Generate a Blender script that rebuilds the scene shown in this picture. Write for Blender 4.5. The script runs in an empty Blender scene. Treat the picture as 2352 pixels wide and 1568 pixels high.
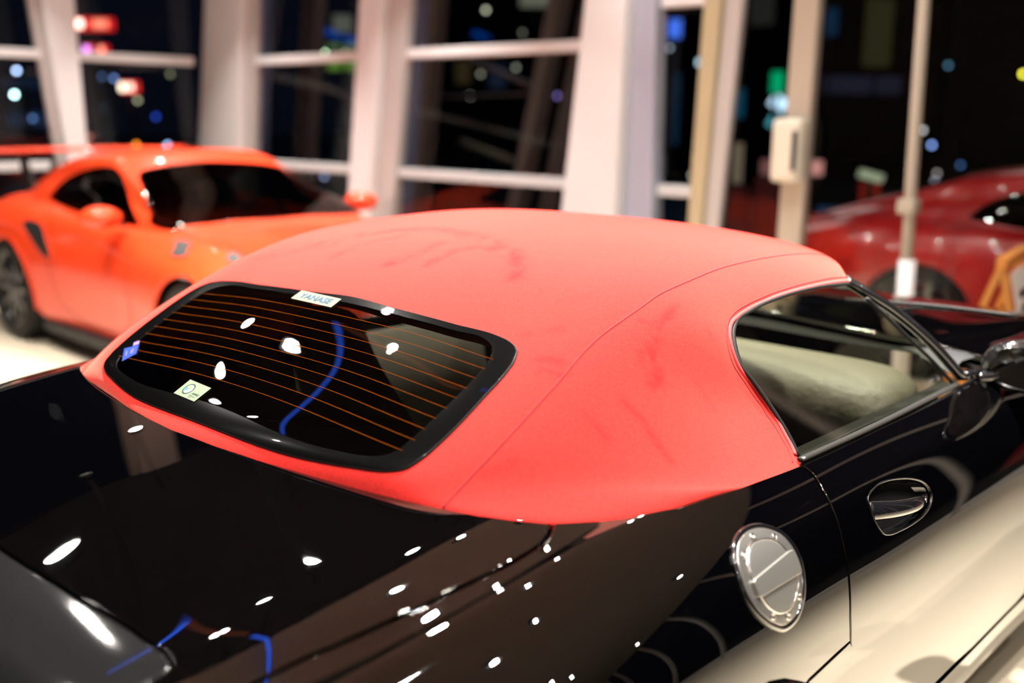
import bpy, math, random
import numpy as np
from mathutils import Vector, Matrix
from mathutils.geometry import delaunay_2d_cdt
random.seed(7)
R = math.radians
SC = bpy.context.scene
COL = SC.collection

# ------------------------------------------------------------------ camera, world, exposure
CAMP = np.array([-1.2736, -1.6655, 1.5512])
YAW, PITCH, ROLL, FPX = 0.746817, 0.213769, 0.0104898, 2393.7
PW, PH = 2352.0, 1568.0
_f = np.array([math.cos(YAW)*math.cos(PITCH), math.sin(YAW)*math.cos(PITCH), -math.sin(PITCH)])
_r = np.array([math.sin(YAW), -math.cos(YAW), 0.0]); _u = np.cross(_r, _f)
CR = math.cos(ROLL)*_r + math.sin(ROLL)*_u
CU = -math.sin(ROLL)*_r + math.cos(ROLL)*_u
CF = _f
cam = bpy.data.cameras.new('camera'); camo = bpy.data.objects.new('camera', cam); COL.objects.link(camo)
camo.matrix_world = Matrix([[CR[0], CU[0], -CF[0], CAMP[0]], [CR[1], CU[1], -CF[1], CAMP[1]], [CR[2], CU[2], -CF[2], CAMP[2]], [0, 0, 0, 1]])
cam.sensor_width = 36.0; cam.lens = 36.0*FPX/PW; cam.clip_start = 0.05; cam.clip_end = 300
cam.dof.use_dof = True; cam.dof.focus_distance = 1.98; cam.dof.aperture_fstop = 1.45; cam.dof.aperture_blades = 0
SC.camera = camo
SC.view_settings.view_transform = 'Standard'; SC.view_settings.look = 'None'
SC.view_settings.gamma = 1.0; SC.view_settings.use_curve_mapping = False
SC.view_settings.exposure = 0.0
wd = bpy.data.worlds.new('night'); SC.world = wd; wd.use_nodes = True
wd.node_tree.nodes['Background'].inputs[0].default_value = (0.10, 0.14, 0.30, 1)
wd.node_tree.nodes['Background'].inputs[1].default_value = 0.02
SC.cycles.max_bounces = 8; SC.cycles.transparent_max_bounces = 16
SC.cycles.sample_clamp_indirect = 6.0

CEIL = 4.2
LAMPS = []   # filled by lamp table below
def area(name, loc, size, power, color=(1, .86, .70), target=None, spread=180, parent=None, shape='DISK'):
    l = bpy.data.lights.new(name, 'AREA'); l.shape = shape; l.size = size; l.energy = power; l.color = color; l.spread = R(spread)
    o = bpy.data.objects.new(name, l); COL.objects.link(o); o.location = loc
    if target is not None:
        o.rotation_euler = (Vector(target)-Vector(loc)).to_track_quat('-Z', 'Y').to_euler()
    if parent: o.parent = parent
    return o

# ------------------------------------------------------------------ helpers: tags, materials
def tag(o, label=None, cat=None, group=None, kind=None):
    if label: o['label'] = label
    if cat: o['category'] = cat
    if group: o['group'] = group
    if kind: o['kind'] = kind
    return o
def empty(name, loc=(0, 0, 0), rz=0, label=None, cat=None, group=None):
    o = bpy.data.objects.new(name, None); COL.objects.link(o); o.location = loc; o.rotation_euler = (0, 0, rz)
    o.empty_display_size = .1
    return tag(o, label, cat, group)
def mat(name, col, rough=.5, metal=0., coat=0., coatr=.02, emis=None, estr=0., spec=.5, sheen=0., alpha=1.):
    m = bpy.data.materials.new(name); m.use_nodes = True
    b = m.node_tree.nodes['Principled BSDF']
    b.inputs['Base Color'].default_value = (*col, 1); b.inputs['Roughness'].default_value = rough
    b.inputs['Metallic'].default_value = metal; b.inputs['Coat Weight'].default_value = coat
    b.inputs['Coat Roughness'].default_value = coatr; b.inputs['Specular IOR Level'].default_value = spec
    b.inputs['Sheen Weight'].default_value = sheen
    if emis: b.inputs['Emission Color'].default_value = (*emis, 1); b.inputs['Emission Strength'].default_value = estr
    return m
def noise_bump(m, scale, strength, dist=.001, detail=2, coords='Object'):
    nt = m.node_tree; b = nt.nodes['Principled BSDF']
    tc = nt.nodes.new('ShaderNodeTexCoord'); n = nt.nodes.new('ShaderNodeTexNoise'); bp = nt.nodes.new('ShaderNodeBump')
    n.inputs['Scale'].default_value = scale; n.inputs['Detail'].default_value = detail
    bp.inputs['Strength'].default_value = strength; bp.inputs['Distance'].default_value = dist
    nt.links.new(tc.outputs[coords], n.inputs['Vector']); nt.links.new(n.outputs['Fac'], bp.inputs['Height'])
    nt.links.new(bp.outputs['Normal'], b.inputs['Normal'])
    return n
def glass(name, tint=(1, 1, 1), f0=1.5, trans=1.0, rough=0.0, boost=1.0):
    # thin glass: straight-through transparency plus a fresnel mirror
    m = bpy.data.materials.new(name); m.use_nodes = True; nt = m.node_tree
    nt.nodes.remove(nt.nodes['Principled BSDF']); out = nt.nodes['Material Output']
    t = nt.nodes.new('ShaderNodeBsdfTransparent'); t.inputs[0].default_value = (*[c*trans for c in tint], 1)
    g = nt.nodes.new('ShaderNodeBsdfGlossy'); g.inputs['Roughness'].default_value = rough
    fr = nt.nodes.new('ShaderNodeFresnel'); fr.inputs[0].default_value = f0
    mx = nt.nodes.new('ShaderNodeMixShader')
    mu = nt.nodes.new('ShaderNodeMath'); mu.operation = 'MULTIPLY'; mu.inputs[1].default_value = boost; mu.use_clamp = True
    # only the outer face mirrors (back faces would show total internal reflection)
    ge = nt.nodes.new('ShaderNodeNewGeometry'); sb_ = nt.nodes.new('ShaderNodeMath'); sb_.operation = 'SUBTRACT'; sb_.inputs[0].default_value = 1.0
    m2 = nt.nodes.new('ShaderNodeMath'); m2.operation = 'MULTIPLY'
    nt.links.new(ge.outputs['Backfacing'], sb_.inputs[1]); nt.links.new(fr.outputs[0], mu.inputs[0]); nt.links.new(mu.outputs[0], m2.inputs[0])
    nt.links.new(sb_.outputs[0], m2.inputs[1]); nt.links.new(m2.outputs[0], mx.inputs[0])
    nt.links.new(t.outputs[0], mx.inputs[1]); nt.links.new(g.outputs[0], mx.inputs[2]); nt.links.new(mx.outputs[0], out.inputs[0])
    return m
M = {}
M['paint'] = mat('black_metallic_paint', (.0004, .0004, .0006), .30, 0, 1.0, .012, spec=.0)
M['paint'].node_tree.nodes['Principled BSDF'].inputs['Coat IOR'].default_value = 1.68
M['gloss_black'] = mat('gloss_black', (.004, .004, .005), .12, 0, 1.0, .02)
M['black'] = mat('matte_black', (.006, .006, .007), .6)
M['rubber'] = mat('rubber', (.008, .008, .008), .6, spec=.2)
M['liner'] = mat('dark_liner', (.003, .003, .003), .9, spec=.1)
M['silver'] = mat('satin_silver', (.38, .37, .35), .26, .85)
M['chrome'] = mat('chrome', (.8, .8, .82), .08, 1.0)
M['trim'] = mat('belt_trim', (.035, .033, .03), .3, .5)
M['frit'] = mat('window_border', (.0015, .0015, .0015), .22, 0, .25, .03, spec=.06)
M['wire'] = mat('heating_wire', (.20, .045, .002), .6, spec=0)
M['leather'] = mat('dark_leather', (.02, .02, .02), .5)
M['tan_reflection_leather'] = mat('tan_reflection_leather', (.16, .14, .10), .65)  # tan colour stands in for reflections in the side glass
noise_bump(M['tan_reflection_leather'], 60, .6, .004, 3)
M['dash'] = mat('dash_reflection_leather', (.045, .040, .029), .65)  # beige tone imitates the side window's layered reflections
noise_bump(M['dash'], 60, .6, .004, 3)
M['mirror'] = mat('mirror_silver', (.35, .35, .36), .05, 1.)
M['interior'] = mat('interior_plastic', (.005, .005, .005), .6, spec=.2)
M['beige'] = mat('beige_reflection_lining', (.30, .27, .21), .7)  # beige put in for the reflected band in the door glass
M['tinted'] = glass('tinted_rear_glass', (.045, .045, .045), 1.5)
M['sideglass'] = glass('side_glass', (.78, .80, .70), 1.52, boost=2.0)
M['pane'] = glass('clear_pane', (.93, .95, .95), 1.5)
M['orange'] = mat('orange_paint', (.82, .056, .012), .4, 0, .6, .04, spec=.2)
M['red_paint'] = mat('red_paint', (.45, .002, .002), .35, 0, .6, .03)
M['white_steel'] = mat('white_steel', (.80, .79, .80), .4)
M['grey_steel'] = mat('grey_steel', (.50, .475, .47), .4)
M['frame_steel'] = mat('frame_steel', (.44, .39, .32), .4)
M['wood'] = mat('honey_wood', (.62, .24, .04), .4)
M['card'] = mat('white_card', (.85, .84, .80), .5)
M['ink'] = mat('dark_ink', (.02, .02, .02), .5)
M['wheel_black'] = mat('black_alloy', (.015, .015, .016), .3, .3, .5)
M['carbon_grey'] = mat('vent_grey', (.05, .05, .05), .4)

# soft top cloth: woven grain, darker rubbed smudges
m = M['cloth'] = mat('red_cloth', (.60, .026, .0215), .88, sheen=1., spec=.12)
m.node_tree.nodes['Principled BSDF'].inputs['Sheen Roughness'].default_value = .3
m.node_tree.nodes['Principled BSDF'].inputs['Sheen Tint'].default_value = (1, .50, .36, 1)
noise_bump(m, 900, .5, .0006, 2)
nt = m.node_tree; at_ = nt.nodes.new('ShaderNodeAttribute'); at_.attribute_name = 'smudge'
nz_ = nt.nodes.new('ShaderNodeTexNoise'); nz_.inputs['Scale'].default_value = 26; nz_.inputs['Detail'].default_value = 4
tc_ = nt.nodes.new('ShaderNodeTexCoord'); nt.links.new(tc_.outputs['Object'], nz_.inputs['Vector'])
rm = nt.nodes.new('ShaderNodeMapRange'); rm.inputs['From Min'].default_value = .35; rm.inputs['From Max'].default_value = .6; nt.links.new(nz_.outputs['Fac'], rm.inputs[0])
ml = nt.nodes.new('ShaderNodeMath'); ml.operation = 'MULTIPLY'; nt.links.new(at_.outputs['Fac'], ml.inputs[0]); nt.links.new(rm.outputs[0], ml.inputs[1])
mx_ = nt.nodes.new('ShaderNodeMix'); mx_.data_type = 'RGBA'; mx_.inputs['A'].default_value = (.60, .026, .0215, 1); mx_.inputs['B'].default_value = (.47, .008, .010, 1)
nt.links.new(ml.outputs[0], mx_.inputs['Factor']); 
gr = nt.nodes.new('ShaderNodeTexNoise'); gr.inputs['Scale'].default_value = 230; gr.inputs['Detail'].default_value = 3; nt.links.new(tc_.outputs['Object'], gr.inputs['Vector'])
gm = nt.nodes.new('ShaderNodeMapRange'); gm.inputs['From Min'].default_value = .3; gm.inputs['From Max'].default_value = .7; gm.inputs['To Min'].default_value = .80; gm.inputs['To Max'].default_value = 1.14; nt.links.new(gr.outputs['Fac'], gm.inputs[0])
mm_ = nt.nodes.new('ShaderNodeVectorMath'); mm_.operation = 'SCALE'; nt.links.new(mx_.outputs['Result'], mm_.inputs[0]); nt.links.new(gm.outputs[0], mm_.inputs['Scale'])
nt.links.new(mm_.outputs[0], nt.nodes['Principled BSDF'].inputs['Base Color'])

# ------------------------------------------------------------------ helpers: meshes
def obj(name, verts, faces, m, parent=None, smooth=True, mats=None, fm=None):
    me = bpy.data.meshes.new(name); me.from_pydata([tuple(map(float, v)) for v in verts], [], [tuple(map(int, f)) for f in faces])
    for mm in (mats or [m]): me.materials.append(mm)
    if smooth: me.polygons.foreach_set('use_smooth', [True]*len(me.polygons))
    if fm: me.polygons.foreach_set('material_index', fm)
    me.update()
    o = bpy.data.objects.new(name, me); COL.objects.link(o)
    if parent: o.parent = parent
    return o
def box_vf(x0, x1, y0, y1, z0, z1):
    v = [(x0, y0, z0), (x1, y0, z0), (x1, y1, z0), (x0, y1, z0), (x0, y0, z1), (x1, y0, z1), (x1, y1, z1), (x0, y1, z1)]
    f = [(0, 3, 2, 1), (4, 5, 6, 7), (0, 1, 5, 4), (1, 2, 6, 5), (2, 3, 7, 6), (3, 0, 4, 7)]
    return v, f
def bevel(o, w=.004, n=2):
    b = o.modifiers.new('bevel', 'BEVEL'); b.width = w; b.segments = n; b.limit_method = 'ANGLE'; b.angle_limit = R(35)
    return o
def box(name, a, b, m, parent=None, bev=.004):
    v, f = box_vf(min(a[0], b[0]), max(a[0], b[0]), min(a[1], b[1]), max(a[1], b[1]), min(a[2], b[2]), max(a[2], b[2]))
    o = obj(name, v, f, m, parent, False)
    return bevel(o, bev) if bev else o
def hexa(name, bot, top, m, parent=None, bev=.006):
    v = list(bot)+list(top)
    f = [(3, 2, 1, 0), (4, 5, 6, 7), (0, 1, 5, 4), (1, 2, 6, 5), (2, 3, 7, 6), (3, 0, 4, 7)]
    o = obj(name, v, f, m, parent, False)
    return bevel(o, bev) if bev else o
def sweep(path, rx, ry=None, nrm=None, seg=8, closed=False, taper=None):
    """ring sweep along path (n,3); rx across, ry along nrm"""
    P = np.asarray(path, float); n = len(P); ry = rx if ry is None else ry
    T = np.gradient(P, axis=0) if not closed else np.roll(P, -1, 0)-np.roll(P, 1, 0)
    T /= np.linalg.norm(T, axis=1)[:, None]+1e-12
    N = np.tile(np.array([0, 0, 1.]), (n, 1)) if nrm is None else np.broadcast_to(np.asarray(nrm, float), (n, 3)).copy()
    N = N-T*(N*T).sum(1)[:, None]
    bad = np.linalg.norm(N, axis=1) < 1e-3
    if bad.any(): N[bad] = np.cross(T[bad], [0, 1., 0])
    N /= np.linalg.norm(N, axis=1)[:, None]
    B = np.cross(T, N); V = []; F = []
    for i in range(n):
        s = 1 if taper is None else taper[i]
        for k in range(seg):
            a = 2*math.pi*(k+.5)/seg
            V.append(P[i]+s*(rx*math.cos(a)*B[i]+ry*math.sin(a)*N[i]))
    for i in range(n if closed else n-1):
        j = (i+1) % n
        for k in range(seg):
            F.append((i*seg+k, i*seg+(k+1) % seg, j*seg+(k+1) % seg, j*seg+k))
    if not closed:
        F.append(tuple(range(seg))[::-1]); F.append(tuple((n-1)*seg+k for k in range(seg)))
    return V, F
def tube(name, path, r, m, parent=None, ry=None, nrm=None, seg=8, closed=False, taper=None):
    V, F = sweep(path, r, ry, nrm, seg, closed, taper); return obj(name, V, F, m, parent)
def join(parts):
    V = []; F = []
    for v, f in parts:
        b = len(V); V += list(v); F += [tuple(b+i for i in q) for q in f]
    return V, F
def resample(P, n, closed=False):
    P = np.asarray(P, float)
    if closed: P = np.vstack([P, P[:1]])
    d = np.r_[0, np.cumsum(np.linalg.norm(np.diff(P, axis=0), axis=1))]
    t = np.linspace(0, d[-1], n+1 if closed else n)
    if closed: t = t[:-1]
    return np.stack([np.interp(t, d, P[:, k]) for k in range(P.shape[1])], 1)
def smoothc(P, n=60, closed=False):
    """Catmull-Rom through points, then even spacing"""
    P = np.asarray(P, float)
    if closed: Q = np.vstack([P[-1], P, P[0], P[1]])
    else: Q = np.vstack([2*P[0]-P[1], P, 2*P[-1]-P[-2]])
    out = []
    for i in range(1, len(Q)-2):
        p0, p1, p2, p3 = Q[i-1:i+3]
        # centripetal-ish: limit tangents by neighbour chord length
        l0, l1, l2 = [max(np.linalg.norm(a), 1e-9) for a in (p1-p0, p2-p1, p3-p2)]
        m1 = ((p1-p0)/l0*l1+(p2-p1)/l1*l0)/(l0+l1)*l1; m2 = ((p2-p1)/l1*l2+(p3-p2)/l2*l1)/(l1+l2)*l1
        for t in np.linspace(0, 1, 12, endpoint=False):
            out.append((2*t**3-3*t**2+1)*p1+(t**3-2*t**2+t)*m1+(-2*t**3+3*t**2)*p2+(t**3-t**2)*m2)
    if not closed: out.append(P[-1])
    return resample(out, n, closed)

# ------------------------------------------------------------------ B-spline surfaces
def knots(n, p=3):
    return np.r_[np.zeros(p), np.linspace(0, 1, n-p+1), np.ones(p)]
def basis(t, n, p=3):
    K = knots(n, p); t = np.clip(np.asarray(t, float), 0, 1-1e-9); B = np.zeros((len(t), n+p))
    idx = np.searchsorted(K, t, side='right')-1; B[np.arange(len(t)), idx] = 1
    for d in range(1, p+1):
        for i in range(n+p-d):
            a = K[i+d]-K[i]; b = K[i+d+1]-K[i+1]
            l = (t-K[i])/a*B[:, i] if a > 0 else 0
            r = (K[i+d+1]-t)/b*B[:, i+1] if b > 0 else 0
            B[:, i] = l+r
        B[:, n+p-d] = 0
    return B[:, :n]
class Surf:
    def __init__(s, net): s.net = np.asarray(net, float)
    @staticmethod
    def fit(rows, us, vs, nu, nv, lam=2e-3, wt=None):
        """rows[i][j] data at u=us[i], v=vs[j]; separable smoothing least squares"""
        D = np.asarray(rows, float)
        def solve(t, n, Dm):
            B = basis(t, n); L = np.diff(np.eye(n), 2, axis=0)
            A = B.T@B+lam*L.T@L; return np.linalg.solve(A, B.T@Dm)
        a = solve(us, nu, D.reshape(len(us), -1)).reshape(nu, len(vs), 3)
        b = solve(vs, nv, a.transpose(1, 0, 2).reshape(len(vs), -1)).reshape(nv, nu, 3).transpose(1, 0, 2)
        return Surf(b)
    def __call__(s, uv):
        uv = np.atleast_2d(uv); n, m_ = s.net.shape[:2]
        return np.einsum('ki,kj,ijc->kc', basis(uv[:, 0], n), basis(uv[:, 1], m_), s.net, optimize=True)
    def jac(s, uv, e=1e-4):
        uv = np.atleast_2d(uv); a = np.clip(uv, e, 1-e-1e-6)
        return (s(a+[e, 0])-s(a-[e, 0]))/(2*e), (s(a+[0, e])-s(a-[0, e]))/(2*e)
    sign = 1
    def normal(s, uv):
        a, b = s.jac(uv); n = np.cross(a, b)*s.sign
        return n/(np.linalg.norm(n, axis=1)[:, None]+1e-12)
def project(P):
    d = np.atleast_2d(P)-CAMP; z = d@CF
    return np.stack([PW/2+FPX*(d@CR)/z, PH/2-FPX*(d@CU)/z], 1)
def ray(p):
    return CF+(p[0]-PW/2)/FPX*CR-(p[1]-PH/2)/FPX*CU
def onplane(p, ax, val):
    d = ray(p); return CAMP+d*(val-CAMP[ax])/d[ax]
class Frame:
    """rigid placement of a car: own coordinates -> world"""
    def __init__(s, x=0, y=0, yaw=0): s.o = np.array([x, y, 0.]); s.c, s.s, s.yaw = math.cos(yaw), math.sin(yaw), yaw
    def w(s, P):
        P = np.atleast_2d(P); return np.stack([s.c*P[:, 0]-s.s*P[:, 1], s.s*P[:, 0]+s.c*P[:, 1], P[:, 2]], 1)+s.o
ID = Frame()
_grid = {}
def inv(surf, pix, fr=ID, box_=(0, 1, 0, 1)):
    """surface parameters seen by the camera at given photo points"""
    key = (id(surf), box_)
    if key not in _grid:
        g = np.stack(np.meshgrid(np.linspace(box_[0], box_[1], 110), np.linspace(box_[2], box_[3], 150), indexing='ij'), -1).reshape(-1, 2)
        P = fr.w(surf(g)); n = fr.w(surf.normal(g))-fr.o; face = ((CAMP-P)*n).sum(1) > 0
        g, P = g[face], P[face]; _grid[key] = (g, project(P), ((P-CAMP)**2).sum(1))
    g, pp, dd = _grid[key]; out = []
    for p in np.atleast_2d(pix):
        d = ((pp-p)**2).sum(1); c = np.where(d < max(d.min()*2, 36.))[0]; q = g[c[np.argmin(dd[c]+d[c]*1e-4)]].copy()
        for it in range(12):
            e = project(fr.w(surf(q)))[0]-p
            if abs(e).max() < .02: break
            h = 1e-4; a = (project(fr.w(surf(np.clip(q+[h, 0], 0, 1))))[0]-project(fr.w(surf(np.clip(q-[h, 0], 0, 1))))[0])/(2*h)
            b = (project(fr.w(surf(np.clip(q+[0, h], 0, 1))))[0]-project(fr.w(surf(np.clip(q-[0, h], 0, 1))))[0])/(2*h)
            J = np.stack([a, b], 1)
            try: st = np.linalg.solve(J+1e-6*np.eye(2), -e)
            except Exception: break
            st = np.clip(st, -.05, .05); q = np.clip(q+st, [box_[0], box_[2]], [box_[1], box_[3]])
        out.append(q)
    return np.array(out)
def inpoly(P, poly):
    x, y = P[:, 0], P[:, 1]; c = np.zeros(len(P), bool); n = len(poly); j = n-1
    for i in range(n):
        xi, yi = poly[i]; xj, yj = poly[j]
        with np.errstate(divide='ignore', invalid='ignore'):
            c ^= ((yi > y) != (yj > y)) & (x < (xj-xi)*(y-yi)/(yj-yi+1e-15)+xi)
        j = i
    return c
def outdirs(surf, poly):
    P = surf(poly); n = surf.normal(poly); T = np.roll(P, -1, 0)-np.roll(P, 1, 0); T /= np.linalg.norm(T, axis=1)[:, None]+1e-12
    o = np.cross(T, n); o /= np.linalg.norm(o, axis=1)[:, None]+1e-12
    a, b = surf.jac(poly); h = 1e-3; duv = []
    for i in range(len(poly)):
        s_, *_ = np.linalg.lstsq(np.stack([a[i], b[i]], 1), o[i], rcond=None); duv.append(s_)
    duv = np.array(duv); ins = inpoly(poly+duv*h, poly).mean() > .5
    if ins: o = -o; duv = -duv
    return P, n, o, duv
def offset_poly(surf, poly, d):
    P, n, o, duv = outdirs(surf, poly); q = poly-duv*d
    return q
def resample_on(surf, poly, step, closed=True):
    P = surf(poly); 
    if closed: P2 = np.vstack([P, P[:1]]); q2 = np.vstack([poly, poly[:1]])
    else: P2 = P; q2 = poly
    d = np.r_[0, np.cumsum(np.linalg.norm(np.diff(P2, axis=0), axis=1))]; n = max(int(d[-1]/step), 8)
    t = np.linspace(0, d[-1], n+1)
    if closed: t = t[:-1]
    return np.stack([np.interp(t, d, q2[:, k]) for k in range(2)], 1)
def panel(name, surf, poly, m, parent=None, step=.012, lip=.0025, thick=.012, inset=0., holes=(), lift=0., fr=None, nm=(1, 1)):
    poly = np.clip(np.asarray(poly, float), 0, 1)
    poly = resample_on(surf, poly, step*.5)
    if inset: poly = np.clip(offset_poly(surf, poly, inset), 0, 1)
    loops = [poly]+[resample_on(surf, np.asarray(h), step*.5) for h in holes]
    lo, hi = poly.min(0), poly.max(0); mid = (lo+hi)/2
    a, b = surf.jac(np.array([mid])); su, sv = np.linalg.norm(a), np.linalg.norm(b)
    nu, nv = max(int((hi[0]-lo[0])*su/step*nm[0]), 3), max(int((hi[1]-lo[1])*sv/step*nm[1]), 3)
    g = np.stack(np.meshgrid(np.linspace(lo[0], hi[0], nu+1), np.linspace(lo[1], hi[1], nv+1), indexing='ij'), -1).reshape(-1, 2)
    g = g[inpoly(g, poly)]
    allb = np.vstack(loops); sc = np.array([su, sv])
    for h in loops[1:]: g = g[~inpoly(g, h)]
    keep = np.ones(len(g), bool)
    for k in range(0, len(g), 2000):
        d = (((g[k:k+2000, None]*sc-allb[None]*sc))**2).sum(2).min(1); keep[k:k+2000] = d > (step*.35)**2
    g = g[keep]
    pts = np.vstack([allb, g]); edges = []; b0 = 0
    for L in loops:
        k = len(L); edges += [(b0+i, b0+(i+1) % k) for i in range(k)]; b0 += k
    vs, _, fs, ov, _, _ = delaunay_2d_cdt([Vector((p[0]*su, p[1]*sv)) for p in pts], edges, [], 0, 1e-7)
    q = np.array([(v.x/su, v.y/sv) for v in vs]); fs = np.array([f for f in fs if len(f) == 3])
    cen = q[fs].mean(1); ok = inpoly(cen, poly)
    for h in loops[1:]: ok &= ~inpoly(cen, h)
    fs = fs[ok]; mp = {}
    for i, lst in enumerate(ov):
        for k in lst: mp[k] = i
    P = surf(q); N = surf.normal(q); P = P+N*lift
    ng = np.cross(P[fs[:, 1]]-P[fs[:, 0]], P[fs[:, 2]]-P[fs[:, 0]]); flip = (ng*N[fs[:, 0]]).sum(1) < 0
    fs[flip] = fs[flip][:, ::-1]
    V = [P]; NN = [N]; F = [tuple(f) for f in fs]; base = len(P); b0 = 0
    for li, L in enumerate(loops):
        LP, Ln, Lo, _ = outdirs(surf, L)
        if li > 0: Lo = -Lo
        LP = LP+Ln*lift; k = len(L)
        rings = [(LP+Lo*lip*.7-Ln*lip*.3, Ln+Lo), (LP+Lo*lip-Ln*lip, Lo), (LP+Lo*lip-Ln*(lip+thick), Lo)]
        prev = [mp[b0+i] for i in range(k)]
        for RP, RN in rings:
            V.append(RP); NN.append(RN/np.linalg.norm(RN, axis=1)[:, None]); cur = [base+i for i in range(k)]; base += k
            for i in range(k):
                j = (i+1) % k; F.append((prev[i], prev[j], cur[j], cur[i]))
            prev = cur
        b0 += k
    V = np.vstack(V); NN = np.vstack(NN)
    # orient side quads with their normals
    G = []
    for f in F:
        if len(f) == 4:
            n_ = np.cross(V[f[1]]-V[f[0]], V[f[2]]-V[f[0]])
            if n_@(NN[f[0]]+NN[f[2]]) < 0: f = f[::-1]
        G.append(f)
    if fr is not None: V = fr.w(V); NN = fr.w(NN)-fr.o
    o = obj(name, V, G, m, parent)
    o.data.normals_split_custom_set_from_vertices([tuple(x) for x in NN])
    return o
def surf_mesh(name, surf, m, parent=None, nu=40, nv=60, box_=(0, 1, 0, 1), lift=0., fr=None):
    g = np.stack(np.meshgrid(np.linspace(box_[0], box_[1], nu), np.linspace(box_[2], box_[3], nv), indexing='ij'), -1).reshape(-1, 2)
    P = surf(g)+surf.normal(g)*lift
    if fr is not None: P = fr.w(P)
    F = [(i*nv+j, (i+1)*nv+j, (i+1)*nv+j+1, i*nv+j+1) for i in range(nu-1) for j in range(nv-1)]
    return obj(name, P, F, m, parent)
def strip(name, surf, uv, r, m, parent=None, lift=0., ry=None, closed=False, n=None, fr=None, seg=8):
    uv = np.asarray(uv, float)
    P = surf(uv); N = surf.normal(uv)
    P = P+N*lift
    if fr is not None: P = fr.w(P); N = fr.w(N)-fr.o
    return tube(name, P, r, m, parent, ry, N, seg, closed)
def mirror(uv): uv = np.array(uv, float); uv[:, 1] = 1-uv[:, 1]; return uv
# ------------------------------------------------------------------ main car: body surface (x forward from rear axle, y to its left, z up)
def body_surface():
    #  X      zc    yg   zg    ys   zs    W    zside-shift
    st = [(-.93, .78, .52, .74, .60, .69, .74, -.10),
          (-.86, .90, .60, .865, .69, .83, .86, -.05),
          (-.75, .922, .66, .893, .75, .878, .925, -.01),
          (-.60, .943, .69, .916, .77, .900, .955, 0),
          (-.42, .968, .70, .942, .785, .923, .968, 0),
          (-.22, .990, .70, .966, .79, .946, .974, 0),
          (0.0, .990, .70, .965, .795, .951, .974, 0),
          (.22, .975, .70, .957, .80, .945, .968, 0),
          (.45, .960, .70, .950, .803, .937, .960, 0),
          (.70, .960, .70, .950, .803, .935, .956, 0),
          (.95, .960, .70, .950, .80, .935, .954, 0),
          (1.20, .960, .69, .950, .79, .936, .952, 0),
          (1.50, .965, .67, .948, .775, .935, .950, 0),
          (1.85, .955, .66, .925, .77, .920, .955, 0),
          (2.25, .925, .66, .905, .77, .905, .962, 0),
          (2.68, .880, .66, .87, .77, .865, .968, 0),
          (3.05, .815, .64, .80, .74, .79, .955, -.04),
          (3.40, .715, .60, .70, .70, .68, .90, -.10),
          (3.62, .60, .50, .58, .60, .56, .80, -.15),
          (3.72, .46, .40, .46, .50, .45, .66, -.20)]
    rows = []
    for X, zc, yg, zg, ys, zs, W, ds in st:
        h = [(0, zc), (.25, zc-.15*(zc-zg)), (.50*yg/.7, zc-.5*(zc-zg)), (yg-.07, zg+.012), (yg, zg), (ys-.03, zs+.006), (ys, zs), (ys+.045, zs-.020), (ys+(W-ys)*.58, zs-.070),
             (W-.035, zs-.125), (W-.010, zs-.20), (W, max(zs-.31, .30)), (W-.002, max(.50+ds, .26)), (W-.010, max(.40+ds, .23)), (W-.018, .30), (W-.04, .21), (W-.10, .16)]
        full = [(X, -y, z) for y, z in h[::-1]]+[(X, y, z) for y, z in h[1:]]
        rows.append(full)
    us = [(s[0]+.93)/(4.65) for s in st]
    us = np.array(us)**.8   # a little denser to the rear
    vs = np.linspace(0, 1, len(rows[0]))
    return Surf.fit(rows, us, vs, 24, 30, 4e-4), us, st
BODY, BU, BST = body_surface()
def uX(X): return float(np.interp(X, [s[0] for s in BST], BU))

BASE_PX = [(180, 833), (196, 858), (215, 878), (255, 908), (300, 934), (350, 961), (400, 985), (500, 1022), (600, 1055), (700, 1084), (800, 1112), (900, 1138), (1020, 1165), (1100, 1180), (1180, 1190), (1265, 1196)]
BELT_PX = [(1275, 1197), (1340, 1195), (1440, 1186), (1560, 1161), (1700, 1116), (1780, 1087), (1838, 1068)]
base_uv = inv(BODY, BASE_PX); belt_uv = inv(BODY, BELT_PX)
base_xyz = BODY(base_uv); belt_xyz = BODY(belt_uv)

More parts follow.
